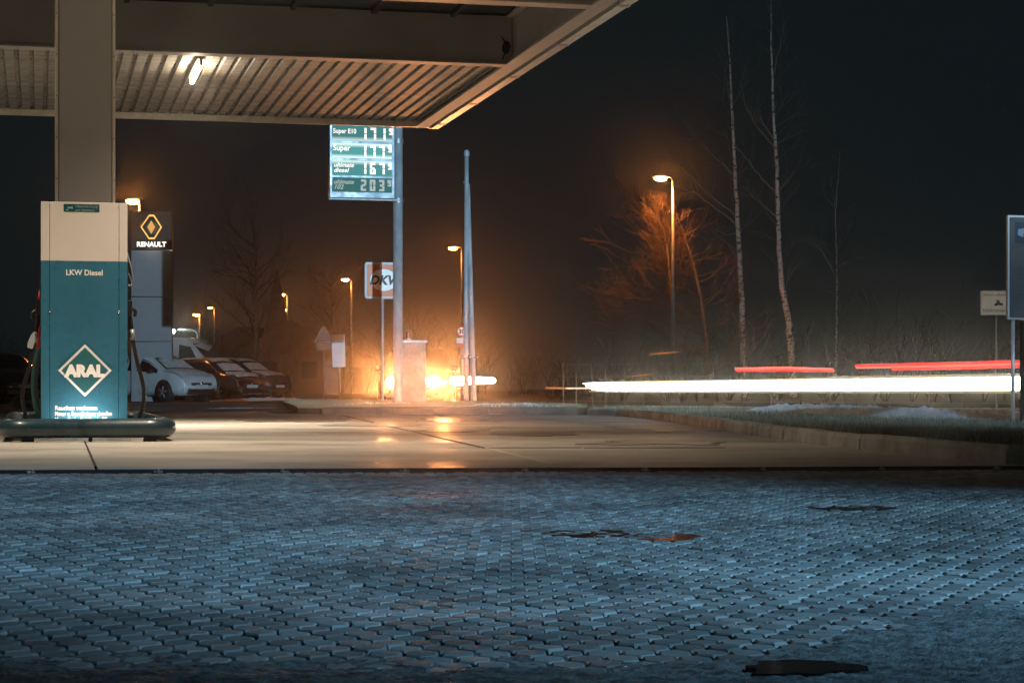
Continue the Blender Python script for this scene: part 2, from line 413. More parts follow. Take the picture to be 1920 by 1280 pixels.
PX, PY = 0.0715, 0.083
def hexv(r_in, r_out_y, jit=0.0, rnd=random):
    hx = PX/2 - r_in; hy = PY*0.36 - r_in*0.6; tip = PY*0.66 - r_in*1.1
    return [(-hx, -hy), (0, -tip), (hx, -hy), (hx, hy), (0, tip), (-hx, hy)]
def paver_geo(rnd):
    o1 = hexv(0.0032, 0); o2 = hexv(0.0044, 0); o3 = hexv(0.0085, 0)
    j = [(rnd.uniform(-.001,.001), rnd.uniform(-.001,.001)) for _ in range(6)]
    vs = [(x+a, y+b, -0.024) for (x, y), (a, b) in zip(o1, j)] + [(x+a, y+b, -0.0045) for (x, y), (a, b) in zip(o2, j)] + [(x, y, -0.0006) for (x, y) in o3] + [(0, 0, 0)]
    fs = []
    for i in range(6):
        k = (i+1) % 6
        fs += [(i, k, 6+k, 6+i), (6+i, 6+k, 12+k, 12+i), (12+i, 12+k, 18)]
    return vs, fs
rp = random.Random(3)
protos = []
for q in range(6):
    vs, fs = paver_geo(rp); b = MB().add(vs, fs, 0, False)
    me = bpy.data.meshes.new('paver'); me.from_pydata(b.v, [], b.f); me.materials.append(M['paver'])
    protos.append((vs, fs, me))
spots = []
ph = R(2.0); ca, sa = math.cos(ph), math.sin(ph)
for j in range(0, 128):
    for i in range(-90, 100):
        x = (i + 0.5*(j % 2))*PX; y = 2.4 + j*PY
        X, Y = x*ca - (y-8)*sa*0, y + x*sa*1.0
        X += 0.0012*math.sin(j*1.7) 
        if Y > near_y(X) - 0.12 or Y < 2.3: continue
        if abs(X) > 0.27*Y*1.16 + 0.6: continue
        spots.append((X, Y))
vis = [s for s in spots if abs(s[0]) < 0.254*s[1]-.02 and s[1] > 1890/556+.03]
vis.sort(key=lambda s: s[1]); near = set(vis[:298])
rest = MB(); tones = []
for (X, Y) in spots:
    q = rp.randrange(6); z = bed(X, Y)
    dzx = (bed(X+.03, Y)-bed(X-.03, Y))/.06; dzy = (bed(X, Y+.03)-bed(X, Y-.03))/.06
    tx, ty = dzx + rp.gauss(0, .013), dzy + rp.gauss(0, .013); dz = rp.gauss(0, .0012)
    if (X, Y) in near:
        o = bpy.data.objects.new('paver', protos[q][2]); COL.objects.link(o); o.parent = paving
        o.location = (X, Y, z+dz); o.rotation_euler = (math.atan(ty), -math.atan(tx), rp.gauss(0, .012))
    else:
        vs, fs, _ = protos[q]
        rest.add([(X+a, Y+b, z+dz+c+a*tx+b*ty) for a, b, c in vs], fs)
        tones += [rp.random()]*len(vs)
ro = rest.build('paver', M['paver'], paving, fix=False); tag(ro, kind='stuff')
at = ro.data.attributes.new('tone', 'FLOAT', 'POINT'); at.data.foreach_set('value', tones)

def puddle(px, py, wpx, ly, seed, z=None):
    c = gnd(px, py, -0.02); pl = blob(c.x, c.y, wpx/2/sat(c.y), ly, 40, seed)
    zz = (z if z is not None else bed(c.x, c.y) - 0.0004)
    b = MB().prism(pl, zz-0.02, zz); return st('puddle', b, M['tarmac_wet'])
puddle(1100, 1002, 170, .17, 1); puddle(1238, 1008, 140, .15, 2)
puddle(1500, 1258, 220, .085, 5, z=bed(.5, 3.5)+.0125); puddle(1600, 952, 150, .2, 4)

# crusted ice and slush over the nearest stones
def heightpatch(name, x0, x1, y0, y1, nx, ny, hf, m, kind='stuff', thr=0.0):
    vs = []; ok = []
    for j in range(ny+1):
        for i in range(nx+1):
            x = x0+(x1-x0)*i/nx; y = y0+(y1-y0)*j/ny; z, k = hf(x, y); vs.append((x, y, z)); ok.append(k)
    fs = []
    for j in range(ny):
        for i in range(nx):
            q = (j*(nx+1)+i, j*(nx+1)+i+1, (j+1)*(nx+1)+i+1, (j+1)*(nx+1)+i)
            if sum(ok[a] for a in q) >= 3: fs.append(q)
    b = MB().add(vs, fs, 0, False)
    me = bpy.data.meshes.new(name); me.from_pydata(b.v, [], b.f); me.materials.append(m)
    o = bpy.data.objects.new(name, me); COL.objects.link(o); tag(o, kind=kind); return o
M['ice'] = mat('dirty_ice', (0.24, 0.27, 0.29), 0.6, spec=.2, col2=(0.08, 0.09, 0.10), vscale=22, bump=0.004, bscale=110, rvar=0.2, rscale=12)
def fbm(x, y, s, o=4):
    v = 0; a = 1
    for k in range(o): v += a*noise.noise(Vector((x*s, y*s, 1.7*k))); s *= 2.1; a *= .55
    return v
def icef(x, y):
    px = CX + x/y*F; py = HZ + F*H/y
    lim = 1212 - max(0, min(1, (px-1380)/420))*105 + 25*fbm(x, y, 6)
    m = (py - lim)/28
    f = fbm(x, y, 38, 3)*.5 + .2*fbm(x, y, 110, 2)
    z = bed(x, y) - .004 + .009*min(1.3, max(-1, m)) + .0065*f
    return z, (m > -0.9)
heightpatch('ice_crust', -1.3, 1.6, 2.9, 4.9, 520, 330, icef, M['ice'])

# ------------------------------------------------------------------ kerbs
def along(path, step):
    out = []; acc = 0; seg = [(path[i], path[i+1]) for i in range(len(path)-1)]
    tot = sum((b-a).length for a, b in seg); n = max(1, round(tot/step)); pts = []
    for k in range(n+1):
        d = tot*k/n
        for a, b in seg:
            l = (b-a).length
            if d <= l + 1e-6: pts.append(a + (b-a)*(d/l)); break
            d -= l
    return pts
def kerb_run(name, path, label, side=1, h=0.12, wd=0.15, step=1.0, cat='kerb', m=None):
    root = empty(name); tag(root, label, cat)
    pts = along([Vector(p) for p in path], step)
    for a, b in zip(pts[:-1], pts[1:]):
        d = (b-a).normalized(); n = Vector((d.y, -d.x, 0))*side
        a2, b2 = a + d*.006, b - d*.006
        j = random.uniform(-.006, .006); hh = h + random.uniform(-.006, .006)
        sec = [(0.0+j, -0.07), (0.01+j, hh-.03), (0.03+j, hh), (wd, hh), (wd, -.07)]
        vs = [a2 + n*o + Vector((0,0,z)) for o, z in sec] + [b2 + n*o + Vector((0,0,z)) for o, z in sec]
        k = len(sec)
        MB().add(vs, [tuple(range(k)), tuple(range(k, 2*k))] + [(i, (i+1)%k, k+(i+1)%k, k+i) for i in range(k)]).build('kerb_stone', m or M['kerb'], root)
    return root
kp_dir = (KP[1]-KP[0]).normalized()
kerb_run('kerb', KP, 'pale concrete kerb curving away along the grass at right of the forecourt', side=1, step=1.55)
# low end stone of the kerb at the right frame edge
e = KP[0]
b = MB().tube([e+Vector((.06,.07,.03)), e+Vector((.5,.12,.03))], .085, 12); b.v = [(x, y, z) for x, y, z in b.v]
tag(b.build('kerb_end_stone', M['kerb']), 'rounded low kerb stone lying at the near end of the kerb', 'kerb stone')

BI = [Vector((-9.5, BACK+1.45, 0)), Vector((-6.5, BACK+.65, 0)), Vector((-3.4, BACK+.12, 0)), Vector((-.8, BACK+.05, 0)), Vector((KP[-1].x-.7, BACK+.4, 0)), Vector((KP[-1].x-.1, BACK+1.1, 0))]
kerb_run('kerb', [BI[i] for i in range(2, 6)][::-1], 'low stone kerb edging the sign island behind the forecourt', side=1, step=.98, h=.13, m=mat('dark_kerb', (0.10, 0.085, 0.075), 0.8, var=.5, vscale=3, bump=.005))  # darker reddish brown kerb colour, mottled

# ------------------------------------------------------------------ verge (right), island (back), roads
def sheet(name, poly, z, m, z0=-0.3):
    n = len(poly); c = (sum(p[0] for p in poly)/n, sum(p[1] for p in poly)/n)
    return st(name, MB().prism(poly, z0, z), m)
off = .15
inner = []
for i, p in enumerate(KP):
    d = (KP[min(i+1, len(KP)-1)] - KP[max(i-1, 0)]).normalized(); inner.append(p + Vector((d.y, -d.x, 0))*(off-.01))
verge_far = [Vector((1.5, 39.5, 0)), Vector((6.0, 31.5, 0)), Vector((14, 26.5, 0)), Vector((30, 23, 0)), Vector((30, 10, 0)), Vector((5.2, 12.4, 0))]
sheet('grass_verge', [(p.x, p.y) for p in inner] + [(p.x, p.y) for p in verge_far], 0.085, M['soil'])
sheet('asphalt_road', [(-60, 47.5), (1.0, 41.2), (6.0, 33), (14, 27.5), (40, 22), (60, 60), (60, 64), (-60, 76)], -0.02, M['asphalt'])
sheet('parking_lot', [(-60, 36), (-9.6, 36.6), (-3.9, BACK+.15), (-4.2, 41), (-5.6, 52), (-6.6, 58), (-8, 80), (-60, 90)], -0.014, M['asphalt'])
island = [(-5.9, 52), (-4.4, 41), (-3.9, BACK+.7), (-3.4, BACK+.27), (-.8, BACK+.2), (KP[-1].x-.8, BACK+.55), (KP[-1].x-.3, BACK+1.3), (1.5, 39.5), (-1.5, 47.5), (-5.3, 57)]
sheet('sign_island', island, 0.10, M['soil'])
sheet('forecourt_exit', [(-9.4,36.5),(-6.4,36.2),(3.6,35.5),(6.5,31),(3,33)], -0.03, M['asphalt'])
sheet('far_verge', [(1.5, 56.5), (9, 50.5), (15.5, 43.5), (60, 30), (120, 60), (90, 120), (-20, 130), (-20, 84), (-8, 62)], 0.0, M['soil'])

# grass
def grass(name, pts, hmin, hmax, m, seed, wd=.0045, parent=None):
    rg = random.Random(seed); b = MB()
    for (x, y, z) in pts:
        a = rg.uniform(0, 6.28); h = rg.uniform(hmin, hmax); l = h*rg.uniform(.1, .6); c, s = math.cos(a), math.sin(a)
        px_, py_ = -s*wd, c*wd
        lx, ly = rg.uniform(-l, l), rg.uniform(-l, l)
        b.add([(x-wd, y, z), (x+wd, y, z), (x+lx*.5+wd*.6, y+ly*.5, z+h*.6), (x+lx*.5-wd*.6, y+ly*.5, z+h*.6), (x+lx, y+ly, z+h)], [(0,1,2,3), (3,2,4)])
    o = b.build(name, m, parent, fix=False); tag(o, kind='stuff'); return o
def inpoly(x, y, P):
    c = False; j = len(P)-1
    for i in range(len(P)):
        if (P[i][1] > y) != (P[j][1] > y) and x < (P[j][0]-P[i][0])*(y-P[i][1])/(P[j][1]-P[i][1])+P[i][0]: c = not c
        j = i
    return c
VP = [(p.x, p.y) for p in inner] + [(p.x, p.y) for p in verge_far]
SNOWP = [unp(1430,772,31), unp(1520,780,27), unp(1640,787,24.5), unp(1760,791,23.2), unp(1960,796,22.4), unp(2200,800,22)]
def near_snow(x, y):
    for a, b in zip(SNOWP[:-1], SNOWP[1:]):
        if a.x <= x < b.x: return abs(y - (a.y+(b.y-a.y)*(x-a.x)/(b.x-a.x))) < .42
    return False
rg = random.Random(5); gp = []
while len(gp) < 60000:
    y = 12.5 + 24*rg.random()**1.25; x = rg.uniform(0.5, .30*y+1.6)
    if inpoly(x, y, VP) and not near_snow(x, y): gp.append((x, y, .08))
grass('grass', gp[:44000], .03, .095, M['grass'], 11, wd=.005)
grass('grass', gp[44000:], .04, .125, mat('straw_grass', (0.24, 0.20, 0.12), .8), 13, wd=.004)
M['drygrass'] = mat('pale_dry_grass', (0.22, 0.19, 0.11), .8)
gp = []
while len(gp) < 14000:
    x = rg.uniform(-7.5, 2.2); y = rg.uniform(36.2, 56)
    if inpoly(x, y, island): gp.append((x, y, .095))
grass('grass', gp, .03, .10, M['drygrass'], 12, wd=.007)

# snow banks
def snow_bank(name, path, wd, hh, seed, z0=.08, n=260, k=26, m=None, gap=0.15):
    pts = along([Vector(p) for p in path], sum((Vector(path[i+1])-Vector(path[i])).length for i in range(len(path)-1))/n)
    vs = []; fs = []
    for i, p in enumerate(pts):
        d = (pts[min(i+1, len(pts)-1)] - pts[max(i-1, 0)]).normalized(); nn = Vector((d.y, -d.x, 0))
        e = math.sin(math.pi*i/(len(pts)-1))**.35 if 0 < i < len(pts)-1 else 0
        for j in range(k+1):
            s = j/k*2-1; q = p + nn*(s*wd*(.8+.3*noise.noise(Vector((i*.07, seed, 0)))))
            f = .6*noise.noise(Vector((q.x*3.2, q.y*3.2, seed))) + .5*noise.noise(Vector((q.x*11, q.y*11, seed))) + .5*noise.noise(Vector((q.x*27, q.y*27, seed)))
            h = (1-s*s)*hh*e*(.85+.45*f) - gap*hh
            vs.append((q.x, q.y, z0+h))
    for i in range(len(pts)-1):
        for j in range(k): fs.append((i*(k+1)+j, i*(k+1)+j+1, (i+1)*(k+1)+j+1, (i+1)*(k+1)+j))
    o = MB().add(vs, fs, 0, False).build(name, m or M['snow'], None, fix=False); return tag(o, kind='stuff')
snow_bank('snow', [unp(1430,772,31)-Vector((0,0,.0)), unp(1520,780,27), unp(1640,787,24.5), unp(1760,791,23.2), unp(1960,796,22.4), unp(2200,800,22)], .55, .17, 2, z0=.125)
snow_bank('snow', [gnd(610,772), gnd(660,770), gnd(740,768)+Vector((0,.3,0)), gnd(820,766)], .35, .09, 3, z0=.09, n=140, k=14)
snow_bank('snow', [Vector((-.9,38.6,0)), Vector((-.3,38.2,0)), Vector((.3,38.4,0)), Vector((1.0,38.8,0))], .5, .12, 4, z0=.09, n=140, k=14)
snow_bank('snow', [gnd(330,752), gnd(420,752), gnd(500,750), gnd(560,748)], 1.6, .20, 6, z0=-.03, n=160, k=24, gap=.4)
snow_bank('snow', [gnd(360,765), gnd(450,764), gnd(540,763)], .28, .05, 8, z0=-.02, n=120, k=10, gap=.5)
snow_bank('snow', [Vector((2,53,0)), Vector((8,48.5,0)), Vector((13,43.7,0)), Vector((22,38,0))], .22, .05, 9, z0=-.02, n=300, k=8, gap=.3)

# ------------------------------------------------------------------ filling station canopy
canopy = empty('filling_station_canopy'); tag(canopy, 'beige steel forecourt canopy with ribbed underside standing over the diesel pump', 'canopy')
canopy.rotation_euler = (0, 0, TH)
ZB, ZT = 4.54, 5.15
VL = -12.0
def ibeam_v(u, name='cross_beam', v0=VL, v1=5.80):
    b = MB(); b.box(v0, v1, u+.07, u+.095, ZB+.02, ZT-.02); b.box(v0, v1, u, u+.17, ZB, ZB+.02); b.box(v0, v1, u, u+.17, ZT-.02, ZT)
    return b.build(name, M['beam'], canopy)
# the cross beam behind the column has its face closed by a sheet
b = MB(); b.box(VL, 5.80, 24.70, 24.84, ZB+.022, ZT); b.box(VL, 5.80, 24.66, 24.88, ZB-.004, ZB+.022)
b.build('cross_beam', M['beam'], canopy)
b = MB(); b.box(VL, 5.78, 20.66, 20.82, ZB+.022, ZT); b.box(VL, 5.78, 20.62, 20.86, ZB-.002, ZB+.022); b.build('cross_beam', M['beam'], canopy)
b = MB(); b.box(VL, 5.78, 16.5, 16.66, ZB+.022, ZT); b.box(VL, 5.78, 16.46, 16.70, ZB-.002, ZB+.022); b.build('cross_beam', M['beam'], canopy)
b = MB(); b.box(VL, 5.78, 13.4, 13.56, ZB+.022, ZT+.3); b.build('cross_beam', M['beam'], canopy)
# edge beam along the right side
b = MB(); b.box(5.81, 5.835, 13.4, 30.9, ZB+.02, ZT-.02); b.box(5.72, 5.915, 13.4, 30.93, ZB-.006, ZB+.02); b.box(5.72, 5.915, 13.4, 30.93, ZT-.02, ZT)
b.build('edge_beam', M['beam'], canopy)
b = MB(); b.box(5.978, 6.10, 13.3, 31.06, ZB-.012, ZB+.34); b.build('fascia', M['orange_trim'], canopy)
b = MB(); b.box(5.925, 5.97, 13.4, 30.9, ZB+.10, ZB+.16); b.build('gutter', M['dark_roof'], canopy)
for uu in (15.5, 18.0, 20.5, 23.0, 25.55, 28.1, 30.4):
    MB().box(5.96, 6.108, uu, uu+.10, ZB-.018, ZB+.35).build('fascia_joint', M['beam'], canopy)
b = MB(); b.box(VL, 5.975, 30.90, 30.96, ZB-.008, ZB+.085); b.box(VL, 6.1, 31.0, 31.06, ZB+.005, ZB+.34); b.build('rear_fascia', M['trim'], canopy)
b = MB(); b.tube([(5.76, 13.6, ZB+.03), (5.76, 30.7, ZB+.03)], .012, 6); b.build('conduit', M['trim'], canopy)
# ribbed ceiling, one panel per rib
pt = .181; k = 0; v = VL; pans = None
while v < 5.60:
    w1, g1, up = .112, .016, .042
    prof = [(0, 0), (w1, 0), (w1+g1, up), (pt-g1, up), (pt, 0)]
    zc = ZB+.085
    if pans is None:
        vs = []; fs = []
        for (a, z) in prof: vs += [(a, 24.86, zc+z), (a, 30.90, zc+z)]
        for (a, z) in prof: vs += [(a, 24.86, zc+z+.004), (a, 30.90, zc+z+.004)]
        for i in range(4): fs.append((2*i, 2*i+1, 2*i+3, 2*i+2)); fs.append((10+2*i, 12+2*i, 13+2*i, 11+2*i))
        b = MB().add(vs, fs)
        for uq in (26.4, 28.9):      # fixing screws in the grooves
            b.lathe([(.012, zc+up-.008), (.012, zc+up-.001)], 6, (w1+g1+.018, uq, 0), mi=1); b.lathe([(0, zc+up-.0081), (.012, zc+up-.008)], 6, (w1+g1+.018, uq, 0), mi=1)
        pans = b.build('ceiling_panel', [M['deck'], M['joint']], canopy); pans.location.x = v
    else:
        c = pans.copy(); COL.objects.link(c); c.parent = canopy; c.location.x = v
    v += pt
MB().box(v, 5.72, 24.86, 30.90, ZB+.082, ZB+.088).build('ceiling_edge_strip', M['beam'], canopy)
b = MB().box(VL, 5.9, 13.4, 24.8, ZT+.02, ZT+.08); b.build('roof_deck', M['dark_roof'], canopy)
b = MB().box(VL, 5.9, 24.8, 31.0, ZT+.02, ZT+.08); b.build('roof_deck', M['dark_roof'], canopy)
for q in range(14):
    vv = -8 + q*1.0
    MB().box(vv, vv+.06, 20.9, 24.65, ZT-.05, ZT+.018).build('purlin', M['dark_roof'], canopy)
# near-black plates on the beam end, coloured for the shade inside a punched hole
hp = unp(951, 88, 25.3); hv2 = hp.dot(V)
pl = [(hv2+.055*math.cos(a)*(1+.12*math.sin(2*a)), hp.z+.085*math.sin(a)) for a in [2*math.pi*i/18 for i in range(18)]]
b = MB().plate(pl, 24.694, 24.70); b.plate([(hv2-.03, hp.z+.07), (hv2-.075, hp.z+.145), (hv2-.06, hp.z+.14), (hv2-.01, hp.z+.08)], 24.694, 24.70)
b.plate([(hv2-.03, hp.z-.08), (hv2-.06, hp.z-.16), (hv2-.045, hp.z-.16), (hv2-.01, hp.z-.08)], 24.694, 24.70)
b.build('beam_hole_plate', M['seam'], canopy)
# column
cb = Vector((xat(160, 19.55), 19.55, 0)); cv, cu = cb.dot(V), cb.dot(U)
b = MB(); b.cbox(cv-.255, cv+.255, cu-.02, cu+.5, 0, ZB-.01, .006); b.build('column', M['column'], canopy)
for s_ in (-1, 1):
    b = MB(); x0 = cv + s_*.257; b.box(min(x0, x0+s_*.028), max(x0, x0+s_*.028), cu-.035, cu+.52, 0, ZB-.012)
    for q in range(11): b.lathe([(.006, 0), (.006, -.004), (0, -.0045)], 6, (x0+s_*.014, cu-.036, .5+q*.4), axis='y', mi=1)
    b.build('column_trim', [M['trim'], M['joint']], canopy)
# ceiling lamps
def tube_lamp(v, u, z, label, power=160):
    t = empty('canopy_lamp', uv(v, u, z), TH, label, 'ceiling lamp', 'tube lamps under the canopy')
    MB().cbox(-.05, .05, -.85, .85, .045, .085, .008).build('lamp_tray', M['trim'], t)
    MB().tube([(0,-.75,0), (0,.75,0)], .032, 10).build('tube', M['warmtube'], t)
    for s_ in (-1, 1): MB().box(-.02, .02, s_*.8-.03, s_*.8+.03, -.03, .045).build('lamp_holder', M['trim'], t)
    l = bpy.data.lights.new('tube_light', 'AREA'); l.shape = 'RECTANGLE'; l.size = .10; l.size_y = 1.5; l.energy = power; l.spread = R(112); l.color = (1.0, .82, .62)
    lo = bpy.data.objects.new('tube_light', l); COL.objects.link(lo); lo.parent = t; lo.location = (0, 0, -.045)
    pl_ = point_light('tube_spill', (0, 0, -.10), power*.10, (1.0, .82, .62), .06, t)
    return t
lp = unp(368, 141, 25.9)
tube_lamp(lp.dot(V), lp.dot(U), ZB-.02, 'lit tube lamp hanging under the ribbed canopy ceiling beside the column', 330)
tube_lamp(lp.dot(V), 17.6, ZB+.0, 'lit tube lamp under the canopy in front of the pump', 125)
tube_lamp(lp.dot(V)-4.2, 17.6, ZB+.0, 'lit tube lamp under the canopy left of the pump', 120)
tube_lamp(lp.dot(V)-4.2, lp.dot(U), ZB-.02, 'lit tube lamp under the canopy ceiling left of the column', 110)
b = MB(); b.box(lp.dot(V)-.03, lp.dot(V)+.03, 24.9, 25.6, ZB+.045, ZB+.085); b.build('lamp_rail', M['dark_roof'], canopy)

# ------------------------------------------------------------------ diesel pump
pc = Vector((xat(157, 18.75), 18.75, 0))
pump = empty('diesel_pump', pc, TH, 'tall teal and white diesel pump with a white diamond emblem inside a bumper ring', 'fuel pump')
W2, PT, ZS = .388, 2.185, 1.645         # half width, top, colour change
FY = -.27
bw = MB(); bw.cbox(-W2, W2, FY+.01, .30, .02, PT-.002, .008); bw.build('pump_case', M['white'], pump)
def panel(x0, x1, z0, z1, m, name): return MB().cbox(x0, x1, FY-.004, FY+.012, z0, z1, .003).build(name, m, pump)
sx = .311
for (x0, x1) in ((-W2, -sx-.002), (-sx+.002, sx-.002), (sx+.002, W2)):
    panel(x0, x1, ZS+.001, PT, M['white'], 'upper_panel'); panel(x0, x1, .05, ZS-.001, M['teal'], 'lower_panel')
MB().box(-W2+.01, W2-.01, FY+.008, FY+.014, .06, PT-.01).build('panel_backing', M['seam'], pump)
for s_ in (-1, 1):
    MB().lathe([(.010, FY-.004), (.010, FY-.010), (0, FY-.011)], 10, (s_*(sx+.0), 0, 1.185), axis='y').build('screw', M['chrome'], pump)
    MB().lathe([(.006, FY-.004), (.006, FY-.008), (0, FY-.009)], 10, (s_*(sx+.0), 0, PT-.04), axis='y').build('screw', M['chrome'], pump)
stk = MB().box(-.185, .135, FY-.0065, FY-.004, PT-.088, PT-.018).build('camera_sticker', M['darkteal'], pump)
M['printdim'] = mat('grey_blue_print', (0.25, 0.33, 0.36), .5)
text('sticker_text', 'Überwachung', .036, M['printdim'], stk, (-.083, FY-.007, PT-.049))
text('sticker_text', 'per Kamera.', .036, M['printdim'], stk, (-.083, FY-.007, PT-.083))
b = MB(); b.plate([(-.165,PT-.07),(-.15,PT-.07),(-.15,PT-.045),(-.12,PT-.045),(-.105,PT-.035),(-.105,PT-.065),(-.125,PT-.058),(-.145,PT-.058),(-.145,PT-.078),(-.165,PT-.078)], FY-.0078, FY-.0066); b.build('sticker_pictogram', M['printdim'], stk)
text('pump_name', 'LKW Diesel', .072, M['decal'], pump, (0, FY-.005, 1.517), offset=.0014, align='CENTER', xs=.93)
# emblem
ec = (0.005, .645); er = .240
def diam(r, w=1.0): return [(ec[0]-r*w, ec[1]), (ec[0], ec[1]-r), (ec[0]+r*w, ec[1]), (ec[0], ec[1]+r)]
em = MB().plate(diam(er), FY-.010, FY-.004).build('emblem_border', M['decal'], pump)
M['emblem'] = mat('emblem_glossy_enamel', (0.03, 0.13, 0.15), .16)
MB().plate(diam(er-.030), FY-.013, FY-.0095).build('emblem_field', M['emblem'], pump)
text('emblem_letters', 'ARAL', .142, M['decal'], pump, (ec[0], FY-.0145, ec[1]-.052), offset=.0105, align='CENTER', xs=.99)
text('notice_line', 'Rauchen verboten', .055, M['decal'], pump, (-.265, FY-.005, .285), offset=.001, xs=.94)
text('notice_line', 'Motor u. Fremdheizung abstellen', .055, M['decal'], pump, (-.265, FY-.005, .232), offset=.001, xs=.70)
text('notice_line', 'Nur zulässige Behälter befüllen', .055, M['decal'], pump, (-.265, FY-.005, .179), offset=.001, xs=.74)
MB().box(-.42, .42, -.30, .34, 0, .03).build('plinth', M['kerb'], pump)
# foot lamp between the bumper ring and the pump
ft = empty('foot_lamp', uv(pc.dot(V), pc.dot(U)-.41, 0), TH, 'low lamp hidden between the bumper ring and the pump that brightens its foot', 'lamp')
MB().cbox(-.14, .14, -.02, .02, .03, .055, .004).build('lamp_body', M['steel'], ft)
MB().box(-.13, .13, -.015, .015, .056, .060).build('lamp_lens', emat('foot_lamp_lens', (1, .93, .84), 12), ft)
l = bpy.data.lights.new('foot_light', 'AREA'); l.shape = 'RECTANGLE'; l.size = .26; l.size_y = .06; l.energy = 8; l.color = (1, .84, .72)
lo = bpy.data.objects.new('foot_light', l); COL.objects.link(lo); lo.parent = ft; lo.location = (0, 0, .063); lo.rotation_euler = (R(158), 0, 0)
# hoses and nozzles on both flanks
def nozzle(sx_, y, z0, parent, nm='nozzle'):
    n = MB(); x = sx_*(W2+.055)
    n.tube([(x+.0*sx_, y, z0), (x-.012*sx_, y, z0+.13), (x-.03*sx_, y, z0+.24), (x-.055*sx_, y, z0+.30)], [.020, .022, .024, .02], 10)
    n.tube([(x+.022*sx_, y, z0+.22), (x+.03*sx_, y, z0+.27), (x-.01*sx_, y, z0+.30), (x-.05*sx_, y, z0+.30)], .017, 8)
    o = n.build(nm, M['black'], parent)
    MB().tube([(x-.05*sx_, y, z0+.30), (x-.07*sx_, y, z0+.40)], .012, 8).build('spout', M['steel'], o)
    MB().tube([(x+.002*sx_, y, z0), (x-.006*sx_, y, z0+.10)], .0235, 10).build('nozzle_grip', M['steel'], o)
    return o
def hose(pts, r, m, name='hose'):
    # smooth the path
    P = [Vector(p) for p in pts]; out = []
    for i in range(len(P)-1):
        p0, p1, p2, p3 = P[max(i-1,0)], P[i], P[i+1], P[min(i+2, len(P)-1)]
        for k in range(8):
            t = k/8; out.append(0.5*((2*p1)+(p2-p0)*t+(2*p0-5*p1+4*p2-p3)*t*t+(3*p1-p0-3*p2+p3)*t**3))
    out.append(P[-1]); return MB().tube(out, r, 10).build(name, m, pump)
nozzle(-1, -.05, .90, pump); nozzle(1, -.05, .93, pump)
hose([(-W2-.055,-.05,.92), (-W2-.10,-.05,.70), (-W2-.165,-.06,.45), (-W2-.15,-.06,.28), (-W2-.09,-.05,.12), (-W2+.02,-.03,.02)], .019, M['black'])
hose([(W2+.055,-.05,.95), (W2+.10,-.05,.72), (W2+.155,-.06,.50), (W2+.15,-.06,.32), (W2+.09,-.05,.17), (W2-.02,-.03,.10)], .019, M['black'])
M['greenhose'] = mat('green_hose', (0.02, 0.07, 0.075), .4)
hose([(-W2-.02,.1,.86), (-W2-.055,.1,.70), (-W2-.07,.1,.5), (-W2-.045,.1,.3), (-W2+.02,.1,.17)], .022, M['greenhose'])
hose([(-W2-.005,.12,.86), (-W2-.035,.12,.66), (-W2-.045,.12,.5), (-W2-.02,.12,.34), (-W2+.03,.12,.22)], .014, M['greenhose'])
hose([(W2+.0,.05,1.78), (W2+.045,.05,1.62), (W2+.06,.05,1.50), (W2+.035,.05,1.44), (W2-.01,.05,1.49)], .008, M['steel'])
hose([(W2+.0,.05,1.60), (W2+.03,.05,1.54), (W2+.055,.05,1.46)], .005, M['steel'])
hose([(W2+.0,.05,1.25), (W2+.03,.05,1.19), (W2+.055,.05,1.15)], .006, M['steel'])
MB().tube([(-W2-.012,0,1.17),(-W2-.014,0,1.31),(-W2-.010,0,1.39)], [.014,.014,.009], 8).build('red_handle', M['red'], pump)
MB().tube([(-W2-.03,.1,.86),(-W2-.025,.1,.98),(-W2-.022,.1,1.05)], [.02,.022,.016], 8).build('red_handle', M['red'], pump)
b = MB(); b.plate([(-W2-.12,.855),(-W2-.075,.845),(-W2-.05,.93),(-W2-.055,1.0),(-W2-.085,.98),(-W2-.12,.90)], -.08, -.07)
b.build('hose_hook', M['signback'], pump)
for s_ in (-1, 1):
    MB().cbox(min(s_*W2, s_*(W2+.05)), max(s_*W2, s_*(W2+.05)), -.12, .05, 1.15, 1.30, .01).build('nozzle_holder', M['black'], pump)
    MB().box(min(s_*W2, s_*(W2+.012)), max(s_*W2, s_*(W2+.012)), -.2, .2, .95, 1.65).build('flank_panel', M['black'], pump)

# bumper ring
def ring(name, cx, y0, y1, hw, rr, rt, zc, label, feet):
    t = empty(name, cx, TH, label, 'bumper ring')
    pts = []
    for (qx, qy, a0) in ((hw-rr, y0+rr, -90), (hw-rr, y1-rr, 0), (-hw+rr, y1-rr, 90), (-hw+rr, y0+rr, 180)):
        for k in range(9):
            a = R(a0 + 90*k/8); pts.append((qx+rr*math.cos(a), qy+rr*math.sin(a), zc))
    n = 20; vs = []; fs = []; N = len(pts)
    for i, p in enumerate(pts):
        a = Vector(pts[(i+1) % N]) - Vector(pts[i-1]); a.normalize(); nn = Vector((a.y, -a.x, 0))
        for k in range(n):
            an = 2*math.pi*k/n; vs.append(Vector(p)+nn*math.cos(an)*rt+Vector((0,0,1))*math.sin(an)*rt)
    for i in range(N):
        for k in range(n): fs.append((i*n+k, i*n+(k+1)%n, ((i+1)%N)*n+(k+1)%n, ((i+1)%N)*n+k))
    MB().add(vs, fs, 0, True).build('bumper_tube', M['bumper'], t)
    for (fx, fy, w_) in feet:
        MB().cbox(fx-w_, fx+w_, fy-.05, fy+.05, 0, zc-rt*.7, .004).build('foot', M['black'], t)
    for sx_ in (-1, 1):        # weld collars near the corners
        MB().tube([(sx_*(hw-.0), y0+rr+.05, zc), (sx_*(hw-.0), y0+rr+.085, zc)], rt*1.02, 20).build('collar', M['bumper'], t)
    return t
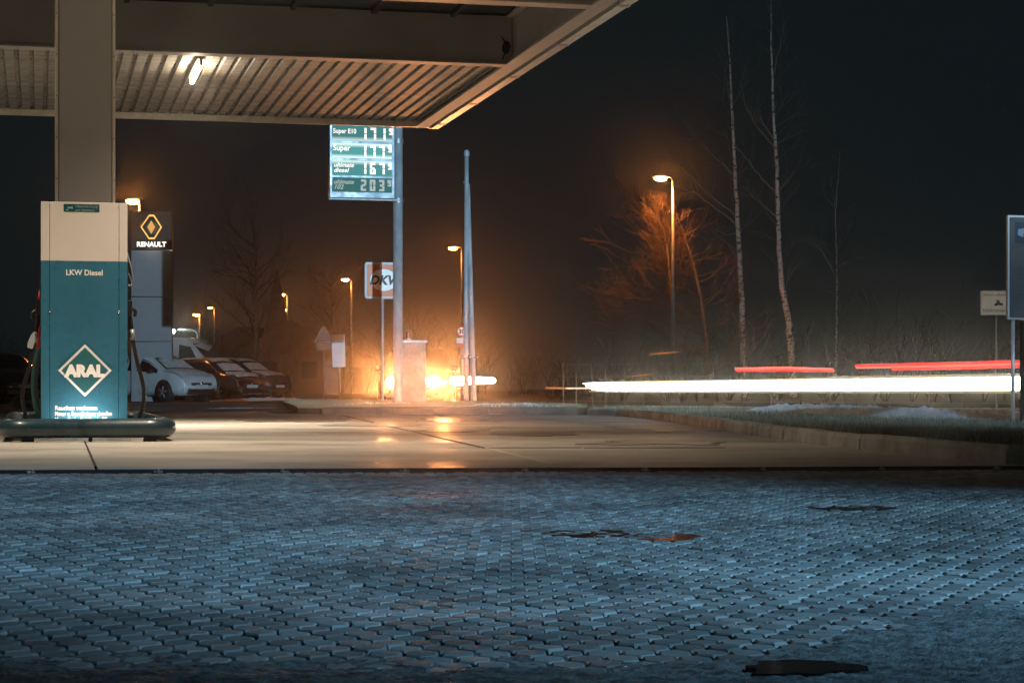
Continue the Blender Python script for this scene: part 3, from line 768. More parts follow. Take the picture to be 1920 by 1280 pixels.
rc = Vector((xat(165, 18.3), 18.3, 0))
ring('bumper_ring', rc, -.09, 5.1, .71, .20, .089, .122, 'thick dark teal steel bumper ring on short feet around the diesel pump', [(-.53,-.02,.055), (.02,-.02,.018), (.55,-.02,.055), (-.6,2.5,.05), (.6,2.5,.05), (.5,4.9,.05), (-.5,4.9,.05)])
rc2 = Vector((xat(120, 33.0), 33.0, 0))
ring('bumper_ring', rc2, 0, 3.0, .74, .25, .10, .24, 'pale teal bumper ring end seen behind the left foot of the pump', [(-.5,0,.05), (.5,0,.05)])
# ------------------------------------------------------------------ price pylon
D1 = 44.5
pp = empty('price_pylon', (xat(746, D1), D1, 0), TH, 'tall grey pole carrying a glowing teal fuel price board', 'price sign')
MB().lathe([(.0,0),(.18,0),(.18,.03),(.108,.04),(.106,6.9),(0,6.92)], 20).build('pole', M['pole'], pp)
s1 = sat(D1)
zf = lambda y: H + (HZ-y)/s1 - .045
xl, xr = -(746-618)/s1/math.cos(TH), -(746-737)/s1
zt, zb = 6.50, zf(371)
MB().cbox(xl, xr, -.22, .02, zb, zt, .012).build('sign_case', M['teal'], pp)
MB().box(xl, -.0, -.16, -.04, zb-.035, zb-.003).build('support_arm', M['pole'], pp)
for zz in (zb-.02, 5.9): MB().lathe([(.125, zz-.05), (.125, zz+.05)], 16).build('clamp', M['steel'], pp)
for q in (-.11, .11): MB().lathe([(0,-.014),(.014,0),(0,.014)], 6, (q, -.05, zb-.09)).build('bolt', M['chrome'], pp)
TE = (0.12, 0.50, 0.52)
rows = [(237, 265, 'Super E10', '171', .9, False, True, 1), (270, 297, 'Super', '177', 1.5, True, True, 1), (302, 329, 'ultimate\ndiesel', '167', 1.2, True, False, 2), (333.5, 360, 'ultimate\n102', '203', .62, False, False, 2)]
M['frame_teal'] = mat('teal_frame', (0.05, 0.25, 0.28), .4)
def seg7(b, d, x, z, w, h, t, y, sl=0.0):
    S = {'0':'abcdef','1':'bc','2':'abged','3':'abgcd','6':'afgedc','7':'abc','9':'abcdfg'}[d]
    def q(x0, z0, x1, z1): b.plate([(x0+sl*(z0-z), z0), (x1+sl*(z0-z), z0), (x1+sl*(z1-z), z1), (x0+sl*(z1-z), z1)], y-.004, y)
    g = t*.15
    if 'a' in S: q(x+g, z+h-t, x+w-g, z+h)
    if 'd' in S: q(x+g, z, x+w-g, z+t)
    if 'g' in S: q(x+g+t*.4, z+h/2-t/2, x+w-g-t*.4, z+h/2+t/2)
    if 'f' in S: q(x, z+h/2+g, x+t, z+h-g)
    if 'e' in S: q(x, z+g, x+t, z+h/2-g)
    if 'b' in S: q(x+w-t, z+h/2+g, x+w, z+h-g)
    if 'c' in S: q(x+w-t, z+g, x+w, z+h/2-g)
for ri, (ya, yb, nm, dg, br, top, bot, wt) in enumerate(rows):
    z1, z0 = zf(ya), zf(yb)
    if ri == 0: z1 += .0
    pm = backlit('price_row_%s' % ['upper','second','third','low'][ri], TE, (0.62, 0.78, 0.72), .50*br, .5+.75*br, top, bot)
    rowo = MB().box(xl+.055, xr-.065, -.228, -.221, z0, z1).build('price_row', pm, pp)
    b = MB().box(xl+.05, xr-.06, -.232, -.2285, z0-.006, z0+.0); b.box(xl+.05, xr-.06, -.232, -.2285, z1, z1+.006); b.build('row_frame', M['frame_teal'], rowo)
    dm = emat('price_digits_glow', (1.0, .97, .93), .55 + .75*min(br, 1.1)); h = (z1-z0)*.80; t = h*.19
    if ri == 3: dm = emat('price_digits_glow', (.80, .95, .95), .55)
    X0 = xl + .055 + .475*(xr-xl-.12); w_ = h*.50; st_ = h*.80
    for i_, d in enumerate(dg):
        b = MB(); seg7(b, d, X0+i_*st_, z0+(z1-z0)*.09, w_, h, t, -.230, .0); b.build('price_digit', dm, rowo)
    b = MB(); h9 = h*.56; seg7(b, '9', X0+3*st_-.03*h, z0+(z1-z0)*.09+h-h9, h9*.62, h9, t*.72, -.230, .0)
    b.build('price_digit', dm, rowo)
    xs0 = xl+.075
    if wt == 1: text('fuel_name', nm, .145 if ri == 0 else .175, dm, rowo, (xs0, -.230, z1-(z1-z0)*(.52 if ri == 0 else .50)), offset=.003, xs=.92 if ri else .86)
    else:
        a_, b_ = nm.split('\n')
        text('fuel_name', a_, .135, dm, rowo, (xs0+.01, -.230, z0+(z1-z0)*.56), offset=.002, shear=.3, xs=1.0)
        text('fuel_name', b_, .135, dm, rowo, (xs0+.01, -.230, z0+(z1-z0)*.20), offset=.002, shear=.3, xs=1.05)

# ------------------------------------------------------------------ other signs on the island
D2 = 46.5; s2 = sat(D2)
dk = empty('fuel_card_sign', (xat(717.5, D2), D2, .1), TH, 'square orange sign with a white oval half hidden by the price pole', 'sign')
zz = lambda y, s=s2: H + (HZ-y)/s - .1
hw = 35.5/s2; x_c = (718.6-717.5)/s2
MB().tube([(0,0,-.1), (0,0,zz(556))], .030, 8).build('post', M['pole'], dk)
def rrect(cx, cz, hx, hzz, r, n=4):
    out = []
    for (sx_, sz_, a0) in ((1,-1,-90),(1,1,0),(-1,1,90),(-1,-1,180)):
        for k in range(n+1):
            a = R(a0+90*k/n); out.append((cx+sx_*(hx-r)+r*math.cos(a), cz+sz_*(hzz-r)+r*math.sin(a)))
    return out
zc = (zz(492)+zz(560))/2; hh = (zz(492)-zz(560))/2
MB().plate(rrect(x_c, zc, hw, hh, .06), -.045, -.02).build('sign_edge', M['signback'], dk)
MB().plate(rrect(x_c, zc, hw-.05, hh-.05, .03), -.050, -.046).build('sign_face', M['dkv'], dk)
MB().plate([(x_c+(hw-.12)*math.cos(2*math.pi*i/28), zc+.01+(hh*.60)*math.sin(2*math.pi*i/28)) for i in range(28)], -.055, -.0505).build('oval_field', M['decal'], dk)
text('emblem_letters', 'DKV', .29, M['text_dark'], dk, (x_c-.33, -.057, zc-.09), offset=.013, shear=.28, xs=.98)
wb = empty('blank_board', (xat(638, 53), 53, .08), R(-6), 'small blank white board on a thin post at the left of the island', 'sign')
s3 = sat(53)
MB().cbox(-13/s3, 12/s3, -.03, .0, H+(HZ-688)/s3-.08, H+(HZ-627)/s3-.08, .008).build('board', M['signback'], wb)
MB().tube([(0.0,.02,-.1), (0,.02,1.8)], .024, 8).build('post', M['steel'], wb)
wb.rotation_euler = (0, R(-1.5), R(-6))
tsn = empty('traffic_sign', (xat(607, 78), 78, 0), R(5), 'grey back of a triangular traffic sign with a plate below', 'traffic sign')
s4 = sat(78)
z_ = lambda y: H+(HZ-y)/s4
MB().tube([(0,.0,-.1),(0,0,z_(612))], .03, 8).build('post', M['steel'], tsn)
MB().plate([(-17/s4, z_(641)), (17/s4, z_(641)), (2/s4, z_(612)), (-2/s4, z_(612))], -.06, -.035).build('triangle_plate', M['board'], tsn)
MB().plate(rrect(0, (z_(643)+z_(657))/2, 14/s4, 7/s4, .04), -.06, -.035).build('lower_plate', M['board'], tsn)
b = MB()
b.tube([(-17/s4,-.065,z_(641)),(-2/s4,-.065,z_(612)),(2/s4,-.065,z_(612)),(17/s4,-.065,z_(641)),(-17/s4,-.065,z_(641))], .012, 5); b.build('rim', M['signback'], tsn)
sp = empty('speed_sign', (xat(865.5, 60), 60, 0), 0, 'round thirty speed limit sign half hidden by the flagpoles', 'traffic sign')
s5 = sat(60); z5 = lambda y: H+(HZ-y)/s5
MB().tube([(0,0,-.1),(0,0,z5(612))], .03, 8).build('post', M['steel'], sp)
def disc(r, y0, y1, zc_, n=28): return MB().plate([(r*math.cos(2*math.pi*i/n), zc_+r*math.sin(2*math.pi*i/n)) for i in range(n)], y0, y1)
disc(9.5/s5, -.06, -.035, z5(621)).build('red_ring', M['red'], sp); disc(7.4/s5, -.066, -.061, z5(621)).build('white_disc', M['decal'], sp)
text('number', '30', .19, M['text_dark'], sp, (0, -.068, z5(621)-.068), offset=.006, align='CENTER')
MB().plate(rrect(0, z5(638.5), 9.5/s5, 5/s5, .01), -.06, -.035).build('lower_plate', M['decal'], sp)
MB().plate(rrect(0, z5(648.5), 9.5/s5, 3/s5, .01), -.06, -.035).build('lower_plate', M['dkv'], sp)

# hinged flagpole, two posts joined by clamps
D3 = 46.0; s6 = sat(D3); z6 = lambda y: H+(HZ-y)/s6
fp = empty('flagpole', (xat(873, D3), D3, .08), 0, 'tall white hinged flagpole with a shorter leaning post behind the forecourt', 'flagpole')
MB().tube([((874-873)/s6,0,-.05), ((873.5-873)/s6,0,z6(600)), ((875-873)/s6,0,z6(290)-.08)], [.062,.060,.048], 14).build('mast', M['pole'], fp)
MB().lathe([(.062, z6(290)-.12), (.07, z6(287)-.08), (.05, z6(282)-.08), (0, z6(281)-.08)], 14, (2/s6,0,0)).build('cap', M['pole'], fp)
MB().tube([((889-873)/s6,.02,-.05), ((884-873)/s6,.02,z6(600)-.08), ((878.5-873)/s6,.02,z6(345)-.08)], [.064,.058,.03], 14).build('leaning_post', M['pole'], fp)
MB().tube([((868-873)/s6,0,z6(349)), ((878-873)/s6,0,z6(347))], .03, 8).build('clamp', M['steel'], fp)
b = MB(); b.cbox((866-873)/s6, (897-873)/s6, -.09, .09, z6(671)-.08, z6(668)-.08, .005); b.build('clamp_plate', M['steel'], fp)
for q in (868, 878, 892): MB().tube([((q-873)/s6,-.09,z6(673)-.08), ((q-873)/s6,-.09,z6(668)-.06)], .014, 6).build('bolt', M['chrome'], fp)
b = MB(); b.lathe([(.0,.12),(.12,.08),(.24,-.02)], 10, (0,0,0)); b.lathe([(.0,.10),(.14,.07),(.25,-.02)], 10, (.2,0.02,0)); b.build('footing', M['soil'], fp)

# cabinet with warning beacon
D4 = 45.3; s7 = sat(D4); z7 = lambda y: H+(HZ-y)/s7
cbn = empty('service_cabinet', (xat(774, D4), D4, .05), R(6), 'weathered square service cabinet beside the price pole with a domed lid', 'cabinet')
MB().cbox(-25/s7, 24/s7, -.2, .25, 0, z7(643)-.05, .01).build('cabinet_body', M['cabinet'], cbn)
MB().cbox(-27/s7, 26/s7, -.23, .28, z7(643)-.05, z7(638)-.05, .008).build('lid', M['steel'], cbn)
MB().box(-22/s7, 21/s7, -.206, -.2, .1, z7(650)-.05).build('door', M['cabinet'], cbn)
bc = empty('caged_lamp', (xat(765.5, D4), D4, z7(638)), 0, 'small unlit caged lamp standing on the service cabinet', 'lamp')
M['amber'] = mat('amber_glass', (0.30, 0.07, 0.03), .2)
MB().lathe([(0,0),(.085,0),(.085,.03),(.07,.04)], 14).build('base', M['steel'], bc)
MB().lathe([(.055,.04),(.055,.16),(.04,.2),(0,.215)], 12).build('glass', M['amber'], bc)
for k in range(4):
    a = k*math.pi/4
    MB().tube([(.085*math.cos(a),.085*math.sin(a),.02),(.085*math.cos(a),.085*math.sin(a),.18),(.05*math.cos(a),.05*math.sin(a),.235),(-.05*math.cos(a),-.05*math.sin(a),.235),(-.085*math.cos(a),-.085*math.sin(a),.18),(-.085*math.cos(a),-.085*math.sin(a),.02)], .007, 5).build('cage_wire', M['steel'], bc)

# information board at the right frame edge
D5 = 20.6; s8 = sat(D5); z8 = lambda y: H+(HZ-y)/s8
ib = empty('information_board', (xat(1902, D5), D5, .08), R(16), 'tall grey information board with ruled print on a post in the grass', 'sign')
MB().tube([(0,.03,-.05),(0,.03,z8(590)-.08)], .0195, 12).build('post', M['trim'], ib)
MB().cbox(-17/s8, 62/s8, -.03, .01, z8(599)-.08, z8(404)-.08, .004).build('board_frame', M['trim'], ib)
MB().cbox(-13.5/s8, 59/s8, -.034, -.0305, z8(596)-.08, z8(408)-.08, .001).build('board_face', M['board'], ib)
b = MB()
for yy in (415.5, 471.5, 498, 516.5, 535, 554, 569.5, 583.5, 594): b.box(-12/s8, 56/s8, -.036, -.0345, z8(yy+.5)-.08, z8(yy)-.08)
b.box(-12.5/s8, -12/s8, -.036, -.0345, z8(594)-.08, z8(410)-.08)
b.build('ruled_line', M['board_line'], ib); ib.children[-1]['kind'] = 'stuff'
MB().box(-2.5/s8, 44/s8, -.037, -.0345, z8(457)-.08, z8(417)-.08).build('picture_field', M['text_dark'], ib)
MB().plate([(3/s8, z8(441)-.08), (14/s8, z8(445)-.08), (17/s8, z8(428)-.08), (4/s8, z8(430)-.08)], -.039, -.0375).build('picture_shape', M['rock'], ib)
b = MB(); rb = random.Random(2)
for (ya, yb) in ((411,414),(460,469),(501,514),(519,533),(538,552),(557,568),(572,582),(586,592)):
    y = ya
    while y < yb:
        x = -10
        while x < 50:
            l = rb.uniform(2, 7); b.box(x/s8, (x+l)/s8, -.0358, -.0346, z8(y+1.1)-.08, z8(y)-.08); x += l+1.2
            if rb.random() < .15: break
        y += 3.1
o = b.build('printed_text_block', M['board_line'], ib); o['kind'] = 'stuff'
M['redglow'] = emat('red_lit_acrylic', (1.0, .06, .06), 1.0)
M['pinkglow'] = emat('pale_red_lit_acrylic', (1.0, .45, .33), 1.2)
D6 = 21.4; s9 = sat(D6); z9 = lambda y: H+(HZ-y)/s9
rs = empty('lit_column_sign', (xat(1917.2, D6), D6, 0), R(14), 'glowing red upright sign peeping out behind the information board', 'sign')
MB().box(0, .5, -.02, .06, 0, z9(600)).build('base', M['seam'], rs)
MB().cbox(0, .5, -.02, .06, z9(600), z9(465), .004).build('glowing_panel', M['redglow'], rs)
MB().box(.004, .5, -.024, -.0205, z9(548), z9(528)).build('pale_band', M['pinkglow'], rs)
for o in rs.children[-2:]:
    pass
D7 = 47.5; sA = sat(D7); zA = lambda y: H+(HZ-y)/sA
hs = empty('welcome_sign', (xat(1869, D7), D7, 0), 0, 'pale welcome sign with a dark crest on a thin post behind the fence', 'sign')
MB().tube([(0,.02,-.1),(0,.02,zA(592))], .028, 8).build('post', M['pole'], hs)
MB().plate(rrect(7/sA, zA(568), 38/sA, 23/sA, .03), -.03, 0).build('sign_edge', M['pole'], hs)
MB().plate(rrect(7/sA, zA(568), 36.3/sA, 21.3/sA, .02), -.034, -.0305).build('sign_face', M['signback'], hs)
text('sign_text', 'Herzlich willkommen', .10, M['text_dark'], hs, (-27/sA, -.036, zA(555)), xs=.75, shear=.2)
text('sign_text', 'Heilbronner', .125, M['text_dark'], hs, (-27/sA, -.036, zA(585)), xs=.88)
b = MB(); rb = random.Random(4)
for k in range(16):
    a = rb.uniform(0, 6.28); r = rb.uniform(0, 8)/sA; c = ((2+r*sA*math.cos(a))/sA, zA(568)+r*.8*math.sin(a)); q = rb.uniform(2, 4)/sA
    b.plate([(c[0]+q*math.cos(R(60*i)+a), c[1]+q*math.sin(R(60*i)+a)*.7) for i in range(6)], -.036-.0002*k, -.0345)
b.build('crest', M['text_dark'], hs)

# ------------------------------------------------------------------ dealership totem
D8 = 66.0; sB = sat(D8); zB_ = lambda y: H+(HZ-y)/sB
tt = empty('dealer_totem', (xat(285.5, D8), D8, 0), R(4), 'tall grey dealership totem with a glowing diamond emblem above white letters', 'sign')
hw = 37.5/sB
ys = [760, 640, 556.5, 469]
for a_, b_ in zip(ys[:-1], ys[1:]):
    MB().cbox(-hw, hw, -.25, .25, max(0, zB_(a_)), zB_(b_)-.02, .01).build('cladding_panel', M['rock'], tt)
MB().cbox(-hw, hw, -.25, .25, zB_(469)+.002, zB_(397), .012).build('head_panel', M['brown'], tt)
def px2(x, y): return ((x-285.5)/sB, zB_(y))
hexo = [px2(*q) for q in ((281.5,404),(290.5,404),(305,427),(291.5,449.5),(280.5,449.5),(265.5,427))]
cx_, cz_ = px2(285.5, 427)
M['yglow'] = emat('yellow_emblem_glow', (1.0, .62, .16), 1.15); M['ydim'] = emat('yellow_emblem_core', (1.0, .55, .15), .72)
def scl(P, k): return [(cx_+(x-cx_)*k, cz_+(z-cz_)*k) for x, z in P]
MB().plate(scl(hexo, 1.0), -.27, -.251).build('emblem_halo', M['yglow'], tt)
M['halo2'] = emat('wall_glow_of_emblem', (1.0, .5, .12), .12)
MB().plate(scl(hexo, .86), -.30, -.271).build('emblem_body', M['chrome'] if False else mat('dark_chrome', (.06,.07,.09), .2, .8), tt)
MB().plate([px2(285.5,414.5), px2(292.5,427), px2(285.5,440), px2(278.5,427)], -.304, -.301).build('emblem_core', M['ydim'], tt)
M['wglow'] = emat('white_letter_glow', (1.0, .97, .90), 1.6)
text('brand_letters', 'RENAULT', .215, M['wglow'], tt, (0, -.262, zB_(463.2)), offset=.0085, align='CENTER', xs=1.02)
point_light('letter_light', (0, -.6, zB_(464)), 2.2, (1, .9, .75), .2, tt)
point_light('emblem_light', (0, -.55, zB_(427)), 3.5, (1, .6, .2), .25, tt)

# ------------------------------------------------------------------ street lamps
def street_lamp(px_head, py_head, px_pole, D, label, power, ybase=None, r=.055, head=1.0, kind='sodium', col=SOD):
    s = sat(D); zh = H+(HZ-py_head)/s; xp = xat(px_pole, D); xh = xat(px_head, D)
    t = empty('street_lamp', (xp, D, -.07), 0, label, 'street lamp', 'street lamps along the road')
    zr = zh+.07
    MB().tube([(0,0,0),(0,0,zr*.5),(0,0,zr-.1)], [r*1.25, r, r*.75], 10).build('pole', M['steel'], t)
    dx = xh-xp
    MB().tube([(0,0,zr-.12),(dx*.15,0,zr+.02),(dx*.5,0,zr+.07)], [r*.6,r*.55,r*.5], 8).build('arm', M['steel'], t)
    hl = .36*head
    b = MB(); b.lathe([(0,-hl),(.08*head,-hl*.9),(.13*head,-hl*.3),(.13*head,hl*.5),(.06*head,hl),(0,hl)], 12, axis='x'); b.v = [(x+dx, y, (z*.55 if z > 0 else z*.12)+zr+.055) for x, y, z in b.v]
    b.build('lamp_head', M['steel'], t)
    b = MB(); b.lathe([(0,-hl*.75),(.08*head,-hl*.6),(.115*head,0),(.08*head,hl*.5),(0,hl*.6)], 12, axis='x'); b.v = [(x+dx, y, (z*.35 if z > 0 else z*1.05)+zr+.0) for x, y, z in b.v]
    b.build('lens', M['far_sodium' if D > 100 else kind], t)
    point_light('lamp_light', (dx, -.05, zr-.2), power, col, .09, t, spot=168, blend=.6)
    return t
street_lamp(1240, 334, 1262, 80, 'lit orange street lamp rising in front of the bare tree', 1500, r=.07)
street_lamp(850, 465, 866, 122, 'lit orange street lamp just left of the flagpole', 110, r=.075, head=1.1)
street_lamp(648, 524, 659, 158, 'lit orange street lamp left of the orange fuel card sign', 110, r=.085, head=1.2)
street_lamp(528, 552, 538.5, 186, 'lit orange street lamp above the distant gabled house', 110, r=.09, head=1.4)
street_lamp(533.5, 581, 537, 240, 'smaller lit orange street lamp just under the one above the house', 160, r=.08, head=1.1)
street_lamp(369, 590, 374.5, 215, 'lit orange street lamp right of the dealership totem beside the van', 110, r=.09, head=1.5)
street_lamp(394.5, 577, 402, 260, 'far faint orange street lamp right of the totem on a speckled pole', 160, r=.09, head=1.2)
street_lamp(250, 377, 262, 74, 'bright warm street lamp shining above the corner of the totem', 110, r=.055, kind='warmhead' if False else 'sodium', col=(1, .5, .2))
# white lamp on a bent arm
D9 = 92; sC = sat(D9); zC = lambda y: H+(HZ-y)/sC
wl = empty('arm_lamp', (xat(371, D9), D9, -.07), 0, 'small white lamp on a bent orange lit arm beside the totem', 'street lamp')
MB().tube([(0,0,0),(0,0,zC(632)),(-.02,0,zC(622)),(-.12,0,zC(617)),(-.35,0,zC(614.5)),(-(371-334)/sC,0,zC(614.5))], .045, 8).build('bent_arm', M['steel'], wl)
b = MB(); b.lathe([(0,-.1),(.09,-.03),(.09,.03),(0,.1)], 12, axis='x'); b.v = [(x-(371-325)/sC, y, z+zC(618)) for x, y, z in b.v]; b.build('lamp_head', M['whitelamp'], wl)
point_light('lamp_light', (-(371-325)/sC, -.15, zC(619)), 120, (.75, 1, .9), .08, wl)

# ------------------------------------------------------------------ vehicles
def lerp(P, x):
    if x <= P[0][0]: return P[0][1]
    for (a, b), (c, d) in zip(P[:-1], P[1:]):
        if x <= c: return b + (d-b)*(x-a)/(c-a)
    return P[-1][1]
def car(label, loc, yaw, top, belt, L, W, paint, snow=True, lit=False, rw=.33, name='parked_car', snow_m=None, group='cars parked at the dealership'):
    """x runs to the front; top = roof/bonnet outline, belt = waist line"""
    t = empty(name, loc, yaw, label, 'car', group)
    hw = W/2; zb = .22
    N = 40; xs = [-L/2 + L*i/N for i in range(N+1)]
    def wid(x):
        e = max(0, abs(x)/(L/2)-.72)/.28; return hw*(1-.22*e*e)
    def section(x):
        zt_ = lerp(top, x); be = min(lerp(belt, x), zt_-.06); w_ = wid(x)
        e = max(0, abs(x)/(L/2)-.86)/.14; zbb = zb + .10*e*e
        tum = max(0, zt_-be)*.30
        P = [(0, zbb), (w_*.86, zbb), (w_*.98, zbb+.14), (w_, (zbb+be)/2), (w_*.975, be), (w_*.97-tum*.75, be+(zt_-be)*.72), (w_*.92-tum, zt_-.035), (w_*.72-tum*.6, zt_+.005), (0, zt_+.03)]
        return P
    vs = []; fs = []
    for x in xs:
        P = section(x); ring_ = [(x, y, z) for y, z in P] + [(x, -y, z) for y, z in reversed(P[1:-1])]
        vs += ring_
    K = len(P)*2-2
    for i in range(N):
        for k in range(K): fs.append((i*K+k, i*K+(k+1)%K, (i+1)*K+(k+1)%K, (i+1)*K+k))
    fs.append(tuple(range(K))); fs.append(tuple(N*K+k for k in range(K)))
    MB().add(vs, fs, 0, True).build('body', paint, t)
    def surf(x, f, out=.012):           # point on the side above the belt, f 0..1
        zt_ = lerp(top, x); be = min(lerp(belt, x), zt_-.06); w_ = wid(x); tum = max(0, zt_-be)*.30
        y0, z0, y1, z1 = w_*.975, be, w_*.97-tum*.75, be+(zt_-be)*.72
        if f <= .72: g = f/.72; return (y0+(y1-y0)*g+out, z0+(z1-z0)*g)
        g = (f-.72)/.28; return (y1+(w_*.92-tum-y1)*g+out, z1+(zt_-.035-z1)*g)
    # side windows: where the cabin is tall enough
    cab = [x for x in [(-L/2+L*i/120) for i in range(121)] if lerp(top, x)-lerp(belt, x) > .20]
    a, bx = cab[0]+.12, cab[-1]-.02
    mid = a+(bx-a)*.46
    for s_ in (-1, 1):
        for (c0, c1) in ((a, mid-.04), (mid+.04, bx)):
            vs = []; fs = []; n_ = 12
            for i in range(n_+1):
                x = c0+(c1-c0)*i/n_; p0 = surf(x, .08); p1 = surf(x, .80)
                vs += [(x, s_*p0[0], p0[1]), (x, s_*p1[0], p1[1])]
            for i in range(n_): fs.append((2*i, 2*i+1, 2*i+3, 2*i+2))
            MB().add(vs, fs).build('side_window', M['glass'], t)
    # windscreen: steepest front slope
    tp = [p for p in top]; si = max(range(1, len(tp)), key=lambda i: (tp[i-1][1]-tp[i][1]) if tp[i][0] > 0 and tp[i][0] < L*.42 else -1)
    (xa, za), (xb, zb2) = tp[si-1], tp[si]
    def screen(m, nm, o_, f0, f1, ww):
        vs = []; fs = []; n_ = 8
        for i in range(n_+1):
            f = f0+(f1-f0)*i/n_; x = xa+(xb-xa)*f; z = lerp(top, x)+.03+o_; P = section(x); wy = P[7][0]*ww
            vs += [(x+o_, -wy, z-.025), (x+o_, -wy*.5, z-.006), (x+o_, 0, z), (x+o_, wy*.5, z-.006), (x+o_, wy, z-.025)]
        for i in range(n_):
            for k in range(4): fs.append((i*5+k, i*5+k+1, i*5+k+6, i*5+k+5))
        return MB().add(vs, fs, 0, True).build(nm, m, t)
    screen(M['glass'], 'windscreen', .012, .04, .96, 1.0)
    if snow:
        screen(snow_m or M['carsnow'], 'snow_on_windscreen', .03, .2, .93, .93)
        for (nm, x0, x1) in (('snow_on_roof', cab[0]+.25, xa-.02), ('snow_on_bonnet', xb+.08, L/2-.16)):
            vs = []; fs = []; n_ = 14
            for i in range(n_+1):
                x = x0+(x1-x0)*i/n_; P = section(x); wy = P[7][0]*.97+.02*math.sin(i*2.3); z = lerp(top, x)+.03
                for q in (-1, -.95, -.5, 0, .5, .95, 1):
                    vs.append((x, wy*q, z+(.028+.008*math.sin(i*1.9+q*4) if abs(q) < 1 else -.03)-.018*q*q))
            for i in range(n_):
                for k in range(6): fs.append((i*7+k, i*7+k+1, i*7+k+8, i*7+k+7))
            MB().add(vs, fs, 0, True).build(nm, snow_m or M['carsnow'], t)
    # wheels
    for sx_ in (-1, 1):
        for sy in (-1, 1):
            cx0 = sx_*(L/2-.82)
            c = (cx0, sy*(hw-.09), rw)
            an = MB().lathe([(rw+.075, -.14*sy*0+sy*.0), (rw+.075, .0)], 24)
            MB().lathe([(0, sy*(hw+.004)), (rw+.06, sy*(hw+.004)), (rw+.06, sy*(hw-.2))], 24, (cx0, 0, rw+.015), axis='y').build('wheel_arch', M['tyre'], t)
            wl_ = MB().lathe([(rw*.62, sy*.13), (rw*.95, sy*.13), (rw, sy*.08), (rw, -sy*.1), (0, -sy*.1)], 24, c, axis='y').build('wheel', M['tyre'], t)
            b = MB(); b.lathe([(rw*.62, sy*.13), (rw*.56, sy*.10), (rw*.2, sy*.105), (0, sy*.115)], 20, c, axis='y', mi=1)
            for k in range(5):
                a_ = R(72*k+10); d = Vector((math.cos(a_), 0, math.sin(a_)))
                b.tube([Vector(c)+Vector((0, sy*.125, 0)), Vector(c)+Vector((0, sy*.125, 0))+d*rw*.6], .03, 5, mi=0)
            b.build('rim', [M['rim'], M['tyre']], wl_)
    # front
    zf_ = lerp(top, L/2-.12)
    wf = wid(L/2-.1)
    for s_ in (-1, 1):
        b = MB()
        if lit:
            b.lathe([(0, .06), (.075, .05), (.10, .0)], 16, (0, 0, 0), axis='x'); b.v = [(x+L/2-.02, y*2.2+s_*(wf-.30), z*1.35+.64) for x, y, z in b.v]; m_ = M['headlight']
        else:
            y1, y0 = s_*(wf+.015), s_*(wf*.60)
            b.add([(L/2-.04, y0, zf_-.17), (L/2-.30, y1, zf_-.08), (L/2-.40, y1, zf_-.16), (L/2-.14, y1*.97, zf_-.24), (L/2+.005, y0, zf_-.25),
                   (L/2-.1, y0*.95, zf_-.17), (L/2-.32, y1*.9, zf_-.1)], [(0,1,2,3,4), (0,5,6,1)]); m_ = M['lampglass']
        b.build('headlight', m_, t)
        MB().cbox(.02+L*.17, .02+L*.17+.10, min(s_*(hw-.04), s_*(hw+.16)), max(s_*(hw-.04), s_*(hw+.16)), lerp(belt, L*.17)+.02, lerp(belt, L*.17)+.14, .02).build('mirror', M['paint_dark'], t)
    MB().cbox(L/2-.06, L/2+.012, -wf*.58, wf*.58, zf_-.26, zf_-.17, .01).build('grille', M['black'], t)
    MB().cbox(L/2-.08, L/2+.02, -wf*.80, wf*.80, .27, .43, .02).build('lower_grille', M['black'], t)
    MB().box(L/2+.005, L/2+.03, -.26, .26, .46, .57).build('number_plate', M['plate'], t)
    MB().lathe([(0, .025), (.07, .02), (.07, 0)], 4, (L/2+.01, 0, zf_-.20), axis='x').build('badge', M['chrome'], t)
    for s_ in (-1, 1):
        MB().tube([(L/2-.0, s_*wf*.62, .46), (L/2-.03, s_*wf*.86, .36), (L/2-.10, s_*wf*.98, .42)], .014, 6).build('bumper_trim', M['chrome'], t)
    return t
HATCH = [(-2.1,.70),(-2.0,1.02),(-1.85,1.30),(-1.55,1.50),(-.9,1.56),(.1,1.54),(.45,1.44),(1.12,1.04),(1.7,.94),(1.98,.80),(2.1,.58)]
HB = [(-2.1,.98),(-1.5,1.02),(1.0,.92),(2.1,.86)]
SUV = [(-2.3,.75),(-2.22,1.1),(-2.05,1.45),(-1.8,1.66),(-.9,1.70),(.1,1.67),(.5,1.56),(1.15,1.16),(1.85,1.05),(2.2,.92),(2.3,.6)]
SB = [(-2.3,1.12),(1.1,1.04),(2.3,.96)]
SMALL = [(-1.85,.7),(-1.8,1.0),(-1.65,1.30),(-1.3,1.47),(-.6,1.50),(.1,1.46),(.4,1.36),(1.0,1.0),(1.5,.92),(1.75,.78),(1.85,.56)]
SBL = [(-1.85,.95),(1.0,.90),(1.85,.84)]
M['paint_grey'] = mat('silver_car_paint', (0.30,0.31,0.32), .28, .3, coat=.5)
def place(px_front, py_base, yaw_deg, L):     # front corner on the ground at a pixel
    g = gnd(px_front, py_base); a = R(yaw_deg)
    return (g.x - math.cos(a)*L/2*.93, g.y - math.sin(a)*L/2*.93, -.014)
car('white hatchback dusted with snow parked just right of the pump', place(372, 753, -38, 4.2), R(-38), HATCH, HB, 4.2, 1.8, M['paint_white'])
car('small dark red car with a snowy bonnet, second from the pump', place(468, 750.5, -38, 3.7), R(-38), SMALL, SBL, 3.7, 1.66, M['paint_brown'])
car('tall dark car with a snowy windscreen, furthest right of the parked cars', place(520, 746, -34, 4.6), R(-34), SUV, SB, 4.6, 1.86, M['paint_dark'])
